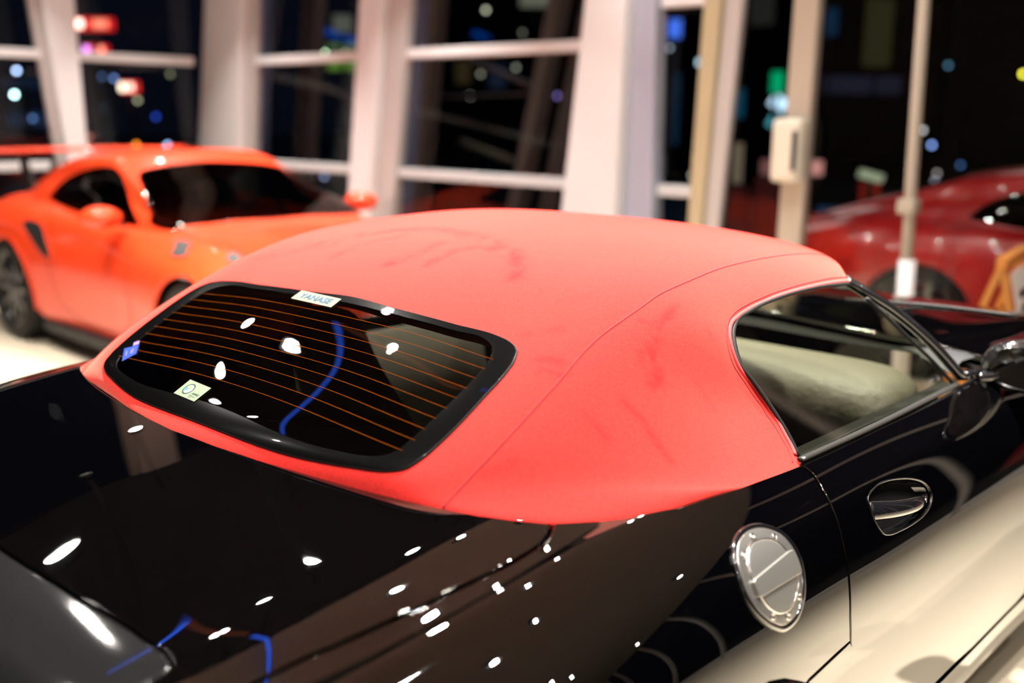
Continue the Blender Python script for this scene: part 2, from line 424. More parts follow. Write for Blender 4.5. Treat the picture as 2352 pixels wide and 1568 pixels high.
# ------------------------------------------------------------------ soft top surface
def cloth_surface():
    # right half of each row from the centre (y = 0) outwards
    right_base = np.vstack([base_xyz[6:], belt_xyz])           # centre-ish to B pillar
    edge = smoothc(right_base, 200)
    def at_y(y): return edge[np.argmin(abs(edge[:, 1]+y)+(edge[:, 0] > .1)*.3)]
    rows = []
    def base(y, t):   # y along the base edge, for the outermost points t is the fraction along the edge
        if y is not None: p = edge[np.argmin(abs(edge[:160, 1]+y))]
        else: p = edge[int(t*199)]
        return np.array([p[0], abs(p[1]), p[2]])
    up = np.array([0, 0, 1.])
    def ex(X):
        p = edge[160-0:][np.argmin(abs(edge[160:, 0]-X))] if False else edge[np.argmin(abs(edge[:, 0]-X)+(edge[:, 1] > -.6)*1.)]
        return (p[0], abs(p[1]), p[2]-.005)
    def br(dz, dr, far=(.40, .47), ex_=None):
        o = []
        for y, t in ((0, 0), (.18, 0), (.35, 0), (.50, 0), (.64, 0), (None, far[0]), (None, far[1])):
            p = edge[np.argmin(abs(edge[:160, 1]+y))] if y is not None else edge[int(t*199)]
            p = np.array([p[0], abs(p[1]) if y is None or y > .04 else 0, p[2]])
            if y == 0: p[0] = EDGE_X0
            c = np.array([.35, 0.]); d = p[:2]-c; d /= np.linalg.norm(d)
            o.append((p[0]-d[0]*dr, p[1]-d[1]*dr, p[2]+dz))
        p = ex(ex_) if ex_ is not None else None
        if p is not None: o[-1] = (p[0], p[1], p[2]+min(dz, 0))
        return o
    EDGE_X0 = edge[np.argmin(abs(edge[:, 1]))][0]
    rows.append([(1.28, 0, 1.228), (1.27, .20, 1.225), (1.24, .38, 1.216), (1.19, .50, 1.200), (1.14, .57, 1.180), (1.10, .615, 1.150), (1.08, .640, 1.12)])
    rows.append([(1.13, 0, 1.264), (1.12, .20, 1.262), (1.09, .38, 1.254), (1.045, .50, 1.238), (1.01, .57, 1.214), (1.0, .612, 1.180), (.995, .640, 1.14)])
    rows.append([(.84, 0, 1.304), (.83, .20, 1.303), (.81, .38, 1.292), (.79, .50, 1.266), (.775, .57, 1.229), (.765, .615, 1.185), (.765, .640, 1.150)])
    rows.append([(.52, 0, 1.308), (.52, .20, 1.307), (.515, .38, 1.295), (.51, .51, 1.267), (.515, .59, 1.215), (.53, .630, 1.160), (.55, .645, 1.125)])
    rows.append([(.28, 0, 1.272), (.275, .20, 1.272), (.265, .38, 1.262), (.265, .515, 1.248), (.31, .625, 1.186), (.41, .682, 1.088), (.52, .71, 1.055)])
    rows.append([(.07, 0, 1.192), (.068, .20, 1.190), (.060, .37, 1.182), (.049, .513, 1.174), (.11, .625, 1.142), (.26, .715, 1.035), (.52, .758, .985)])
    rows.append([(-.08, 0, 1.113), (-.083, .20, 1.112), (-.09, .37, 1.105), (-.099, .525, 1.098), (-.045, .648, 1.068), (.14, .758, .985), (.435, .815, .922)])
    rows.append([(-.20, 0, 1.050), (-.205, .20, 1.048), (-.21, .36, 1.040), (-.211, .525, 1.032), (-.150, .648, 1.016), (.02, .754, .980), ex(.22)])
    rows.append([(-.292, 0, 1.012), (-.290, .18, 1.010), (-.280, .35, 1.004), (-.260, .505, .999), (-.205, .645, .989), (-.075, .742, .974), ex(.03)])
    rows.append(br(.0, .0, (.58, .66), -.09))
    rows.append(br(-.045, -.006, (.58, .66), -.12))
    full = [[(x, -y, z) for x, y, z in r[::-1]]+[(x, y, z) for x, y, z in r[1:]] for r in rows]
    us = [0, .07, .2, .34, .46, .58, .68, .78, .87, .94, 1.]
    vs = [0, .07, .14, .22, .31, .405, .5]; vs = vs+[1-v for v in vs[:-1][::-1]]
    s = Surf.fit(full, us, vs, 14, 17, 1.5e-3); s.sign = -1
    return s
CLOTH = cloth_surface()
# ------------------------------------------------------------------ main car
CAR = empty('convertible_sports_car', (0, 0, 0), 0, 'glossy black sports car with a red fabric soft top, filling the foreground', 'car')
ZB = lambda pts, s, ox, oy: [(x/s+ox, y/s+oy) for x, y in pts]
def uv_xz(X, z, surf=None, lo=0.0, hi=.30):
    vv = np.linspace(lo, hi, 160); P = BODY(np.stack([np.full(160, uX(X)), vv], 1)); return [uX(X), vv[np.argmin(abs(P[:, 2]-z))]]
def uv_xy(X, y):
    vv = np.linspace(.1, .9, 400); P = BODY(np.stack([np.full(400, uX(X)), vv], 1)); return [uX(X), vv[np.argmin(abs(P[:, 1]-y))]]

# --- cloth
ARCH_PX = [(1948, 646), (1920, 648), (1888, 653), (1840, 664), (1792, 678), (1755, 693), (1721, 709), (1696, 725), (1680, 741), (1675, 762), (1680, 797), (1696, 841), (1728, 883), (1752, 917), (1776, 953), (1808, 1008), (1826, 1045), (1831, 1064)]
FRONT_PX = [(1897, 583), (1912, 592), (1926, 606), (1938, 624), (1948, 646)]
arch_uv = inv(CLOTH, ARCH_PX); front_uv = inv(CLOTH, FRONT_PX)
cbase_uv = inv(CLOTH, [(x, y+4) for x, y in BASE_PX[::-1][:-9]])
us_ = np.linspace(max(arch_uv[-1][0]+.01, .69), .93, 14)
cbelt_uv = np.stack([us_, np.full(14, .0015)], 1)
arch_uv[-1] = [arch_uv[-1][0], .003]
half = np.vstack([front_uv, arch_uv[1:], cbelt_uv, [[.948, .02]], cbase_uv])
mid_base = np.array([[cbase_uv[-1][0]+.001, .5]])
front_px_uv = front_uv[-3:]
front_c = np.array([[.030, .24], [.034, .20]])
half = np.vstack([front_c, front_px_uv, arch_uv[1:], cbelt_uv, [[.947, .02]], cbase_uv])
cloth_poly = np.vstack([[[.028, .5]], [[.028, .36]], half, mid_base, mirror(half)[::-1], [[.028, .64]]])

RW_OUT = ZB([(1100, 975), (1300, 1010), (1450, 1030), (1540, 1025), (1640, 975), (1750, 880), (1850, 780), (1950, 670), (2050, 560), (2100, 490), (2112, 445), (2080, 405), (2020, 375), (1800, 315), (1500, 235)], 2.138, 200, 600)
rw = inv(CLOTH, RW_OUT)
u_b, u_t = .905, .5935
def sym(r, ub, ut): return np.vstack([[[ub, .5]], r, [[ut, .5]], mirror(r)[::-1]])
rw_poly = smoothc(sym(rw, u_b, u_t)*[1, 1], 160, True)
RW_IN = ZB([(1200, 935), (1380, 968), (1470, 962), (1540, 930), (1600, 880), (1750, 740), (1900, 590), (1980, 495), (2000, 450), (1995, 425), (1960, 390), (1800, 345), (1500, 265)], 2.138, 200, 600)
rwi = inv(CLOTH, RW_IN)
rwi_poly = smoothc(sym(rwi, rwi[0][0]-.002, rwi[-1][0]-.002), 140, True)
hole = offset_poly(CLOTH, rw_poly, .012)
top = empty('soft_top', (0, 0, 0)); top.parent = CAR
cl = panel('cloth_shell', CLOTH, cloth_poly, M['cloth'], top, .011, .004, .010, 0, [hole])
STROKES = [([(580, 594), (680, 576), (760, 562)], .018, .5), ([(700, 568), (800, 545), (900, 530), (1000, 526), (1100, 545), (1180, 575)], .02, .8), ([(760, 590), (840, 560), (930, 540)], .012, .6),
           ([(890, 608), (950, 585), (1010, 558)], .016, .9), ([(985, 605), (1050, 575), (1130, 566)], .016, .8), ([(1130, 570), (1165, 578), (1190, 600), (1185, 640)], .018, 1.),
           ([(1475, 742), (1510, 752), (1535, 725), (1552, 700)], .010, .9), ([(1510, 755), (1492, 800), (1520, 850), (1500, 880)], .016, 1.), ([(1465, 790), (1480, 850)], .008, .7), ([(1622, 752), (1650, 800)], .006, .8),
           ([(1225, 822), (1290, 832)], .008, .7), ([(1240, 852), (1285, 860)], .007, .6), ([(1350, 960), (1400, 1012)], .008, .6), ([(1430, 922), (1470, 960), (1512, 1022)], .009, .6), ([(1600, 880), (1640, 940)], .007, .5), ([(1490, 990), (1545, 1065)], .007, .7), ([(1110, 1090), (1180, 1060)], .01, .4), ([(1260, 700), (1345, 680)], .006, .5), ([(1200, 770), (1290, 755)], .01, .4)]
vs_ = np.array([v.co[:] for v in cl.data.vertices]); sm = np.zeros(len(vs_))
for px_, w_, k_ in STROKES:
    pl_ = smoothc(CLOTH(inv(CLOTH, px_)), 40)
    d_ = np.sqrt(((vs_[:, None]-pl_[None])**2).sum(2).min(1)); sm = np.maximum(sm, k_*np.exp(-(d_/w_)**2))
ca_ = cl.data.attributes.new('smudge', 'FLOAT', 'POINT'); ca_.data.foreach_set('value', sm)
# glass, border, heating wires and stickers belong to the rear window
win = panel('rear_window', CLOTH, rw_poly, M['tinted'], CAR, .02, .0015, .003, .0, [], .004)
border = panel('window_border', CLOTH, rw_poly, M['frit'], win, .012, .0012, .002, .0006, [rwi_poly], .0046)
strip('window_gasket', CLOTH, rw_poly, .0022, M['rubber'], win, .002, None, True)
WR = inv(CLOTH, ZB([(1980, 487), (1940, 533), (1895, 578), (1850, 627), (1800, 675), (1752, 725), (1700, 775), (1648, 828), (1592, 880), (1530, 930)], 2.138, 200, 600))
for q in WR:
    vv = np.linspace(q[1]-.006, 1-q[1]+.006, 40)
    strip('heating_wire', CLOTH, np.stack([np.full(40, q[0]), vv], 1), 0.00042, M['wire'], win, .0050, .0004, seg=6)
# seams (turned edges of the cloth panels) and the piping round the door window
SEAM_PX = [(1018, 1167), (1060, 1119), (1100, 1076), (1160, 1012), (1230, 935), (1300, 857), (1330, 820), (1361, 788), (1425, 738), (1468, 708), (1510, 678), (1574, 648), (1659, 614), (1723, 598), (1787, 587), (1850, 582), (1897, 587)]
seam = smoothc(inv(CLOTH, SEAM_PX), 150)
M['seam'] = mat('seam_red', (.20, .008, .010), .9)
M['cloth_edge'] = mat('cloth_edge', (.50, .045, .042), .85)
PIPE_PX = [(1944, 637), (1888, 642), (1840, 653), (1792, 667), (1750, 683), (1716, 699), (1690, 715), (1674, 735), (1668, 762), (1672, 797), (1686, 840), (1712, 880), (1740, 921), (1770, 965), (1800, 1014), (1820, 1062)]
pipe = smoothc(inv(CLOTH, PIPE_PX), 120)
for q in (seam, mirror(seam)):
    strip('seam', CLOTH, q, .0022, M['seam'], top, .0002, .0010, seg=6)
    off = np.array(q); a_, b_ = CLOTH.jac(q); T = np.gradient(CLOTH(q), axis=0); T /= np.linalg.norm(T, axis=1)[:, None]; o_ = np.cross(T, CLOTH.normal(q))
for q in (pipe, mirror(pipe)):
    strip('piping', CLOTH, q, .0015, M['seam'], top, .0003, .0009, seg=6)
arch_s = smoothc(np.vstack([arch_uv[:-1]]), 120)
for q in (arch_s, mirror(arch_s)):
    strip('edge_binding', CLOTH, q, .0042, M['cloth_edge'], top, .0005, .0034, seg=10)

def quad_on(surf, px, lift):
    q = inv(surf, px); return surf(q)+surf.normal(q)*lift
def plate(name, C, m, parent, t=.0004):
    """thin sticker with corners C (4,3)"""
    C = np.asarray(C); n = np.cross(C[1]-C[0], C[3]-C[0]); n /= np.linalg.norm(n)
    if n@(CAMP-C[0]) < 0: n = -n
    V = np.vstack([C-n*t, C]); F = [(0, 1, 2, 3), (4, 5, 6, 7)]+[(i, (i+1) % 4, 4+(i+1) % 4, 4+i) for i in range(4)]
    return obj(name, V, F, m, parent, False), n
def text_on(name, body, C, m, parent, x0, x1, y0, y1, lift=.0005, shear=0., bold=0.):
    """flat lettering laid into the quad C = top-left, top-right, bottom-right, bottom-left; x,y fractions of it"""
    cu = bpy.data.curves.new(name, 'FONT'); cu.body = body; cu.size = 1; cu.shear = shear; cu.offset = bold; cu.resolution_u = 3
    o = bpy.data.objects.new(name, cu); COL.objects.link(o)
    bpy.context.view_layer.update(); dg = bpy.context.evaluated_depsgraph_get()
    me = bpy.data.meshes.new_from_object(o.evaluated_get(dg)); bpy.data.objects.remove(o)
    P = np.array([v.co[:] for v in me.vertices]); lo, hi = P.min(0), P.max(0); C = np.asarray(C)
    n = np.cross(C[1]-C[0], C[3]-C[0]); n /= np.linalg.norm(n)
    if n@(CAMP-C[0]) < 0: n = -n
    fx = x0+(x1-x0)*(P[:, 0]-lo[0])/(hi[0]-lo[0]); fy = y1+(y0-y1)*(P[:, 1]-lo[1])/(hi[1]-lo[1])
    Q = ((1-fx)*(1-fy))[:, None]*C[0]+(fx*(1-fy))[:, None]*C[1]+(fx*fy)[:, None]*C[2]+((1-fx)*fy)[:, None]*C[3]+n*lift
    for v, q in zip(me.vertices, Q): v.co = q
    me.materials.append(m); r = bpy.data.objects.new(name, me); COL.objects.link(r); r.parent = parent
    return r
M['cream'] = mat('cream_sticker', (.20, .197, .135), .5, emis=None)
M['pale_green'] = mat('pale_green_sticker', (.15, .185, .125), .5)
M['letter_blue'] = mat('letter_blue', (.02, .075, .13), .5)
M['sticker_blue'] = mat('blue_sticker', (.02, .05, .35), .4)
M['violet'] = mat('violet_sticker', (.20, .15, .60), .4)
M['dark_green'] = mat('dark_green_ink', (.01, .035, .02), .4)
M['olive'] = mat('olive_ink', (.25, .35, .06), .4)
M['blue_ink'] = mat('blue_ink', (.03, .17, .42), .4)
M['pale_ink'] = mat('pale_mint', (.30, .38, .29), .5)
C1 = quad_on(CLOTH, [(696, 672), (787, 692), (763, 711), (671, 690)], .0062)
s1, _ = plate('dealer_sticker', C1, M['cream'], win); s1['label'] = 'cream rectangular sticker with pale blue letters'
text_on('sticker_lettering', 'YANASE', C1, M['letter_blue'], win, .11, .88, .20, .78, .0006, 0, .025)
C2 = quad_on(CLOTH, [(440, 877), (488, 897), (449, 928), (402, 908)], .0062)
s2, n2 = plate('emblem_sticker', C2, M['pale_green'], win); s2['label'] = 'pale green sticker with a round emblem'
def disc_on(name, C, cx, cy, r0, r1, m, parent, lift, asp=1., a0=0, a1=360, n=40):
    """ring or disc sector in the quad's own plane, r in fractions of the quad height"""
    C = np.asarray(C); ex = C[1]-C[0]; ey = C[3]-C[0]; L = np.linalg.norm(ey); ex_ = ex/np.linalg.norm(ex)*L; nn = np.cross(ex, ey); nn /= np.linalg.norm(nn)
    if nn@(CAMP-C[0]) < 0: nn = -nn
    o = C[0]+ex*cx+ey*cy+nn*lift; V = []; F = []
    for i in range(n+1):
        a = R(a0+(a1-a0)*i/n)
        for rr in (r0, r1): V.append(o+rr*(math.cos(a)*ex_*asp+math.sin(a)*ey))
    for i in range(n): F.append((2*i, 2*i+1, 2*i+3, 2*i+2))
    return obj(name, V, F, m, parent, False)
disc_on('emblem_ring', C2, .34, .50, .27, .34, M['dark_green'], win, .0004)
disc_on('emblem_face', C2, .34, .50, .0, .27, M['pale_ink'], win, .0004)
disc_on('emblem_patch', C2, .34, .50, .08, .25, M['blue_ink'], win, .0006, 1, 130, 200, 12)
disc_on('emblem_patch', C2, .34, .50, .04, .18, M['olive'], win, .0006, 1, 200, 300, 12)
text_on('sticker_lettering', 'AMG', C2, M['dark_green'], win, .60, .92, .58, .70, .0004, .3, .02)
text_on('sticker_lettering', 'Performance\nCenter', C2, M['dark_green'], win, .60, .86, .76, .90, .0004)
C3 = quad_on(CLOTH, [(289, 805), (322, 797), (316, 817), (284, 834)], .0062)
s3, _ = plate('inspection_sticker', C3, M['sticker_blue'], win); s3['label'] = 'small dark blue sticker at the window corner'
C4 = quad_on(CLOTH, [(311, 791), (324, 787), (322, 795), (309, 799)], .0062)
plate('inspection_sticker', C4, M['violet'], win)[0]['label'] = 'tiny violet sticker'
text_on('sticker_lettering', 'I E', C3, M['violet'], win, .2, .8, .3, .7, .0004)

# --- painted panels
GAPR_PX = [(1270, 1199), (1266, 1216), (1248, 1245), (1207, 1273), (1153, 1303), (1062, 1346), (972, 1391), (845, 1449), (772, 1482), (700, 1512), (640, 1541), (590, 1566)]
gapR = inv(BODY, GAPR_PX)
uT = uX(-.885)
g_last = BODY(gapR[-1:])[0]
ext = [uv_xy(x, y) for x, y in ((-.74, -.705), (-.80, -.70), (-.85, -.69), (-.885, -.675))]
gapR = smoothc(np.vstack([gapR, ext]), 140); gapL = mirror(gapR)
base_full = np.vstack([inv(BODY, BASE_PX[1:-1]), gapR[:1]])
b_left = mirror(inv(BODY, [(1180, 1190), (1265, 1196)]))
deck_poly = np.vstack([b_left[::-1]*[1, 1], base_full[1:], gapR[1:], [[uT, .5]], gapL[1:][::-1]])
SP_PX = [(0, 1263), (91, 1322), (181, 1377), (272, 1431), (344, 1482), (372, 1500), (388, 1522), (383, 1540), (360, 1556), (326, 1572)]
sp = inv(BODY, SP_PX); print('spoiler', BODY(sp).round(3).tolist())
spx = BODY(sp)[:, 0]
tail_sp = uv_xy(-.84, -.55)
sp_r = np.vstack([[[sp[0][0], .5]], sp, [uv_xy(-.80, -.60)], [uv_xy(-.835, -.56)]])
sp_poly = smoothc(np.vstack([sp_r, [[uX(-.845), .5]], mirror(sp_r[1:])[::-1]]), 260, True)
deck = panel('boot_lid', BODY, deck_poly, M['paint'], CAR, .016, .003, .014, .0062, [offset_poly(BODY, sp_poly, -.007)])
M['carbon'] = mat('carbon_weave', (.02, .02, .022), .35, 0, 1.0, .05, spec=.06)
nt = M['carbon'].node_tree; tc = nt.nodes.new('ShaderNodeTexCoord'); mp_ = nt.nodes.new('ShaderNodeMapping')
mp_.inputs['Rotation'].default_value = (0, 0, R(42)); wv = nt.nodes.new('ShaderNodeTexWave'); wv.inputs['Scale'].default_value = 125; wv.inputs['Distortion'].default_value = 0
rp = nt.nodes.new('ShaderNodeValToRGB'); rp.color_ramp.elements[0].color = (.0012, .0012, .0014, 1); rp.color_ramp.elements[1].color = (.011, .011, .012, 1)
nt.links.new(tc.outputs['Object'], mp_.inputs[0]); nt.links.new(mp_.outputs[0], wv.inputs[0]); nt.links.new(wv.outputs['Fac'], rp.inputs[0]); nt.links.new(rp.outputs[0], nt.nodes['Principled BSDF'].inputs['Base Color'])
spo = panel('rear_spoiler', BODY, sp_poly, M['carbon'], CAR, .02, .004, .014, .003, [], .0)
spo['label'] = 'dark woven carbon spoiler flap'

DOOR_PX = [(1834, 1067), (1851, 1075), (1866, 1086), (1884, 1114), (1899, 1142), (1913, 1172), (1928, 1214), (1936, 1249), (1943, 1284), (1948, 1310), (1952, 1362), (1953, 1415), (1954, 1472), (1955, 1568)]
dg_ = inv(BODY, DOOR_PX); print('door', BODY(dg_).round(3).tolist())
SB_PX = [(1954, 1474), (1920, 1504), (1885, 1537), (1853, 1567)]
sb = inv(BODY, SB_PX); print('sillbranch', BODY(sb).round(3).tolist())
DB = BODY(dg_)
door_low = [uv_xz(float(DB[-1][0])+.01, .42), uv_xz(float(DB[-1][0])+.03, .34)]
belt_px = [(1834, 1067), (1880, 1047), (1960, 1009), (2040, 971), (2120, 934), (2190, 899)]
dbelt = inv(BODY, belt_px); print('dbelt', BODY(dbelt).round(3).tolist())
vb = dbelt[-1][1]
dfront = [[uX(1.54), vb], [uX(1.55), vb-.06], uv_xz(1.55, .70), uv_xz(1.53, .50), uv_xz(1.50, .34)]
door_r = np.vstack([dg_, door_low, [uv_xz(x, .335) for x in np.linspace(.70, 1.44, 8)], dfront[::-1], [[uX(1.44), vb]], dbelt[::-1][:-1]])
HANDLE_PX = ZB([(420, 640), (470, 540), (600, 410), (760, 340), (1000, 300), (1250, 310), (1420, 370), (1530, 500), (1565, 650), (1530, 800), (1420, 960), (1250, 1100), (1000, 1240), (820, 1310), (730, 1310), (640, 1220), (540, 1050), (470, 870)], 7.838, 1940, 1060)
hd = smoothc(inv(BODY, HANDLE_PX), 90, True)
cupmat = M['gloss_black']
def make_door(flip):
    f = mirror if flip else (lambda q: np.asarray(q))
    d = panel('door', BODY, f(door_r), M['paint'], CAR, .016, .0025, .012, .0048, [f(hd)])
    # scooped cup behind the handle
    q = f(hd); c = q.mean(0); V = []; F = []; n = len(q)
    prof = [(1.0, 0.0), (.985, .006), (.93, .016), (.80, .026), (.6, .033), (.35, .036), (.0, .037)]
    for s_, dep in prof:
        p = c+(q-c)*s_; V += list(BODY(p)-BODY.normal(p)*dep)
    for i in range(len(prof)-1):
        for k in range(n): F.append((i*n+k, i*n+(k+1) % n, (i+1)*n+(k+1) % n, (i+1)*n+k))
    obj('handle_cup', V, F, cupmat, d)
    strip('cup_rim', BODY, q, .0016, M['gloss_black'], d, .0008, .0012, True)
    # pull bar
    ax = BODY(c[None])[0]; 
    px0, px1 = inv(BODY, ZB([(510, 880)], 7.838, 1940, 1060))[0], inv(BODY, ZB([(1500, 700)], 7.838, 1940, 1060))[0]
    px0, px1 = f([px0])[0], f([px1])[0]
    pts = []; N_ = []; tp = []
    for t in np.linspace(0, 1, 24):
        p = px0+(px1-px0)*t; dz = -.006*math.sin(math.pi*t); dep = -.016+.020*math.sin(math.pi*min(max(t, .02), .98))**.5
        P = BODY(p[None])[0]+BODY.normal(p[None])[0]*dep+np.array([0, 0, dz]); pts.append(P); N_.append(BODY.normal(p[None])[0]); tp.append(1.15-.35*t)
    o = tube('door_handle', pts, .0165, M['gloss_black'], d, .008, np.array(N_), 16, False, tp)
    return d
for fl in (False, True):
    dr = make_door(fl)

arch_x = [(.358*math.cos(a), .338+.358*math.sin(a)) for a in np.linspace(R(-12), R(192), 26)]
arch_r = [uv_xz(x, max(z, .2)) for x, z in arch_x]
lower_r = [uv_xz(float(sb_[0]), float(sb_[2])) for sb_ in BODY(sb)[1:]]
quarter = np.vstack([gapR[::-1], inv(BODY, [(1275, 1198)]+BELT_PX[1:-1]), dg_[:-1]])
Dl = BODY(dg_[-2:-1])[0]
arch_pts = [uv_xz(x, z) for x, z in arch_x if z > .25]
quarter = np.vstack([quarter, sb, [uv_xz(.45, .33)], [uv_xz(.40, .30)], arch_pts, [uv_xz(-.42, .28)], [uv_xz(-.60, .30)], [uv_xz(-.78, .36)], [uv_xz(-.885, .42)]])
for fl in (False, True):
    f = mirror if fl else (lambda q: np.asarray(q))
    qp = panel('rear_fender', BODY, f(quarter), M['paint'], CAR, .016, .0025, .012, .0048)
    ap = f(np.array(arch_pts)); strip('arch_lip', BODY, ap, .010, M['paint'], qp, .001, .008)
sill = np.vstack([sb[1:], [uv_xz(.43, .30)], [uv_xz(.42, .2)], [uv_xz(x, .17) for x in np.linspace(.5, 1.95, 10)], [uv_xz(2.02, .22)], [uv_xz(2.0, .32)], [uv_xz(x, .325) for x in np.linspace(1.9, .62, 12)], [uv_xz(.57, .36)], [uv_xz(.545, .46)], dg_[-2:-1]])
for fl in (False, True):
    panel('side_sill', BODY, (mirror(sill) if fl else sill), M['paint'], CAR, .03, .003, .012, .0045)
# front half
farch_x = [(2.68+.38*math.cos(a), .345+.38*math.sin(a)) for a in np.linspace(R(-12), R(192), 26)]
farch = [uv_xz(x, z) for x, z in farch_x if z > .25]
hood_r = [uv_xy(1.55, -.60), uv_xy(1.9, -.63), uv_xy(2.3, -.63), uv_xy(2.8, -.60), uv_xy(3.2, -.54), uv_xy(3.42, -.45)]
fend = np.vstack([[[uX(1.56), vb]], dfront[1:], [uv_xz(1.53, .335)], [uv_xz(2.02, .33)], farch[::-1], [uv_xz(3.12, .28)], [uv_xz(3.40, .30)], [[uX(3.5), .25]], [uv_xy(3.45, -.46)], hood_r[::-1], [uv_xy(1.57, -.66)]])
for fl in (False, True):
    panel('front_fender', BODY, (mirror(fend) if fl else fend), M['paint'], CAR, .03, .003, .012, .0035)
hood = np.vstack([smoothc(hood_r, 50), [[uX(3.46), .5]], mirror(smoothc(hood_r, 50))[::-1], [[uX(1.62), .5]]])
panel('bonnet', BODY, hood, M['paint'], CAR, .03, .003, .012, .0035)
bump = np.array([[uX(3.44), .30], [uX(3.48), .2], [uX(3.40), .08], [uX(3.45), .03], [.995, .03], [.995, .97], [uX(3.45), .97], [uX(3.40), .92], [uX(3.48), .8], [uX(3.44), .70], [uX(3.47), .5]])
panel('front_bumper', BODY, bump, M['paint'], CAR, .03, .003, .012, .0035)
# tail closing
vv = np.linspace(.02, .98, 60); u0 = uX(-.885)
L0 = BODY(np.stack([np.full(60, u0), vv], 1)); cc = np.array([-.93, 0, .55]); V = list(L0); F = []
for s_, dx in ((.97, -.02), (.9, -.04), (.75, -.05), (.0, -.055)): V += list(np.stack([np.full(60, L0[:, 0].mean()+dx), L0[:, 1]*s_, cc[2]+(L0[:, 2]-cc[2])*s_], 1))
for i in range(4):
    for k in range(59): F.append((i*60+k, (i+1)*60+k, (i+1)*60+k+1, i*60+k+1))
obj('rear_bumper', V, F, M['paint'], CAR)
# dark structure behind the gaps, floor pan
surf_mesh('inner_shell', BODY, M['liner'], CAR, 60, 14, (0.01, uX(1.5), .16, .300), -.022)
surf_mesh('inner_shell', BODY, M['liner'], CAR, 60, 14, (0.01, uX(1.5), .700, .84), -.022)
surf_mesh('inner_shell', BODY, M['liner'], CAR, 20, 30, (0.01, uX(-.36), .30, .70), -.022)
surf_mesh('inner_shell', BODY, M['liner'], CAR, 30, 30, (uX(1.5), .99, .16, .84), -.03)
box('floor_pan', (-.85, -.80, .15), (3.5, .80, .20), M['liner'], CAR, 0)

# fuel filler cap: silver ring, recessed lid with a stepped bar, screws
def ellipse_uv(px): return smoothc(inv(BODY, px), 120, True)
FC = ellipse_uv(ZB([(560, 195), (800, 250), (975, 410), (1070, 600), (1112, 850), (1100, 1090), (1020, 1310), (880, 1425), (760, 1400), (600, 1290), (450, 1100), (350, 840), (285, 560), (300, 390), (410, 245)], 5.6, 1640, 1180))
fcen = FC.mean(0)
cap = panel('fuel_filler_cap', BODY, FC, M['silver'], CAR, .006, .0022, .004, .001, [], .0035)
cap['label'] = 'round silver filler cap with screws'
strip('cap_gasket', BODY, fcen+(FC-fcen)*1.06, .0055, M['gloss_black'], cap, .0015, .0035, True)
FI = ellipse_uv(ZB([(418, 500), (460, 395), (560, 345), (680, 338), (800, 385), (905, 490), (1000, 640), (1050, 800), (1045, 950), (990, 1150), (900, 1250), (800, 1272), (690, 1215), (600, 1100), (500, 920), (440, 760), (410, 620)], 5.6, 1640, 1180))
M['silver2'] = mat('brushed_silver', (.30, .30, .28), .38, .8)
panel('cap_lid', BODY, FI, M['silver2'], cap, .006, .003, .003, .003, [], .0055)
strip('lid_rim', BODY, FI, .0022, M['chrome'], cap, .0040, .0018, True)
BAR = inv(BODY, ZB([(470, 850), (900, 500), (960, 470), (1030, 600), (1075, 755), (1060, 775), (560, 1080), (530, 1075), (450, 890)], 5.6, 1640, 1180))
panel('cap_bar', BODY, BAR, M['silver2'], cap, .006, .0020, .004, .002, [], .0095)
for sx, sy in [(475, 305), (755, 305), (360, 545), (1068, 1060), (925, 1320), (730, 1320), (1000, 600), (440, 850)][:6]:
    q = inv(BODY, ZB([(sx, sy)], 5.6, 1640, 1180)); P = BODY(q)[0]; N = BODY.normal(q)[0]
    ring = []; t1 = np.cross(N, [0, 0, 1.]); t1 /= np.linalg.norm(t1); t2 = np.cross(N, t1); V = []; F = []
    for rr, h in ((.0062, .0035), (.0062, .0048), (.0050, .0058), (.0030, .0058), (.0026, .0040), (.0, .0040)):
        for k in range(16): a = 2*math.pi*k/16; V.append(P+N*h+rr*(math.cos(a)*t1+math.sin(a)*t2))
    for i in range(5):
        for k in range(16): F.append((i*16+k, i*16+(k+1) % 16, (i+1)*16+(k+1) % 16, (i+1)*16+k))
    obj('screw', V, F, M['chrome'], cap)

# --- side windows, belt trim, pillars, windscreen
def side_surface():
    rows = []
    for X in np.linspace(.30, 1.50, 6):
        rows.append([(X, -(.788-(z-.935)*.70)+.012*max(0, (X-1.0)/.4)**2, z) for z in np.linspace(.88, 1.22, 5)])
    s = Surf.fit(rows, np.linspace(0, 1, 6), np.linspace(0, 1, 5), 6, 5, 1e-5); return s
SIDE = side_surface()
W_PX = [(1948, 652), (1888, 658), (1840, 668), (1792, 682), (1721, 714), (1690, 737), (1682, 762), (1686, 797), (1702, 841), (1734, 883), (1782, 953), (1812, 1003), (1834, 1052), (1900, 1022), (1960, 996), (2040, 958), (2120, 918), (2190, 882), (2150, 838), (2095, 785), (2030, 722), (1990, 685)]
wuv = inv(SIDE, W_PX)
def mirror_obj(fn):
    return fn
for sgn in (1, -1):
    S2 = SIDE
    g = panel('side_window', SIDE, wuv, M['sideglass'], CAR, .02, .001, .003, 0)
    P = SIDE(wuv)+SIDE.normal(wuv)*.001
    sl = tube('window_seal', smoothc(P[:13], 60), .006, M['rubber'], g, .004, None, 8)
    s2_ = tube('window_seal', smoothc(P[17:], 30), .007, M['rubber'], g, .004, None, 8)
    if sgn < 0:
        for o in (g, sl, s2_):
            for v in o.data.vertices: v.co.y = -v.co.y
            o.data.flip_normals()
TR_PX = [(1840, 1057), (1900, 1030), (1960, 1003), (2040, 965), (2120, 925), (2200, 884)]
tr = smoothc(inv(BODY, TR_PX), 40)
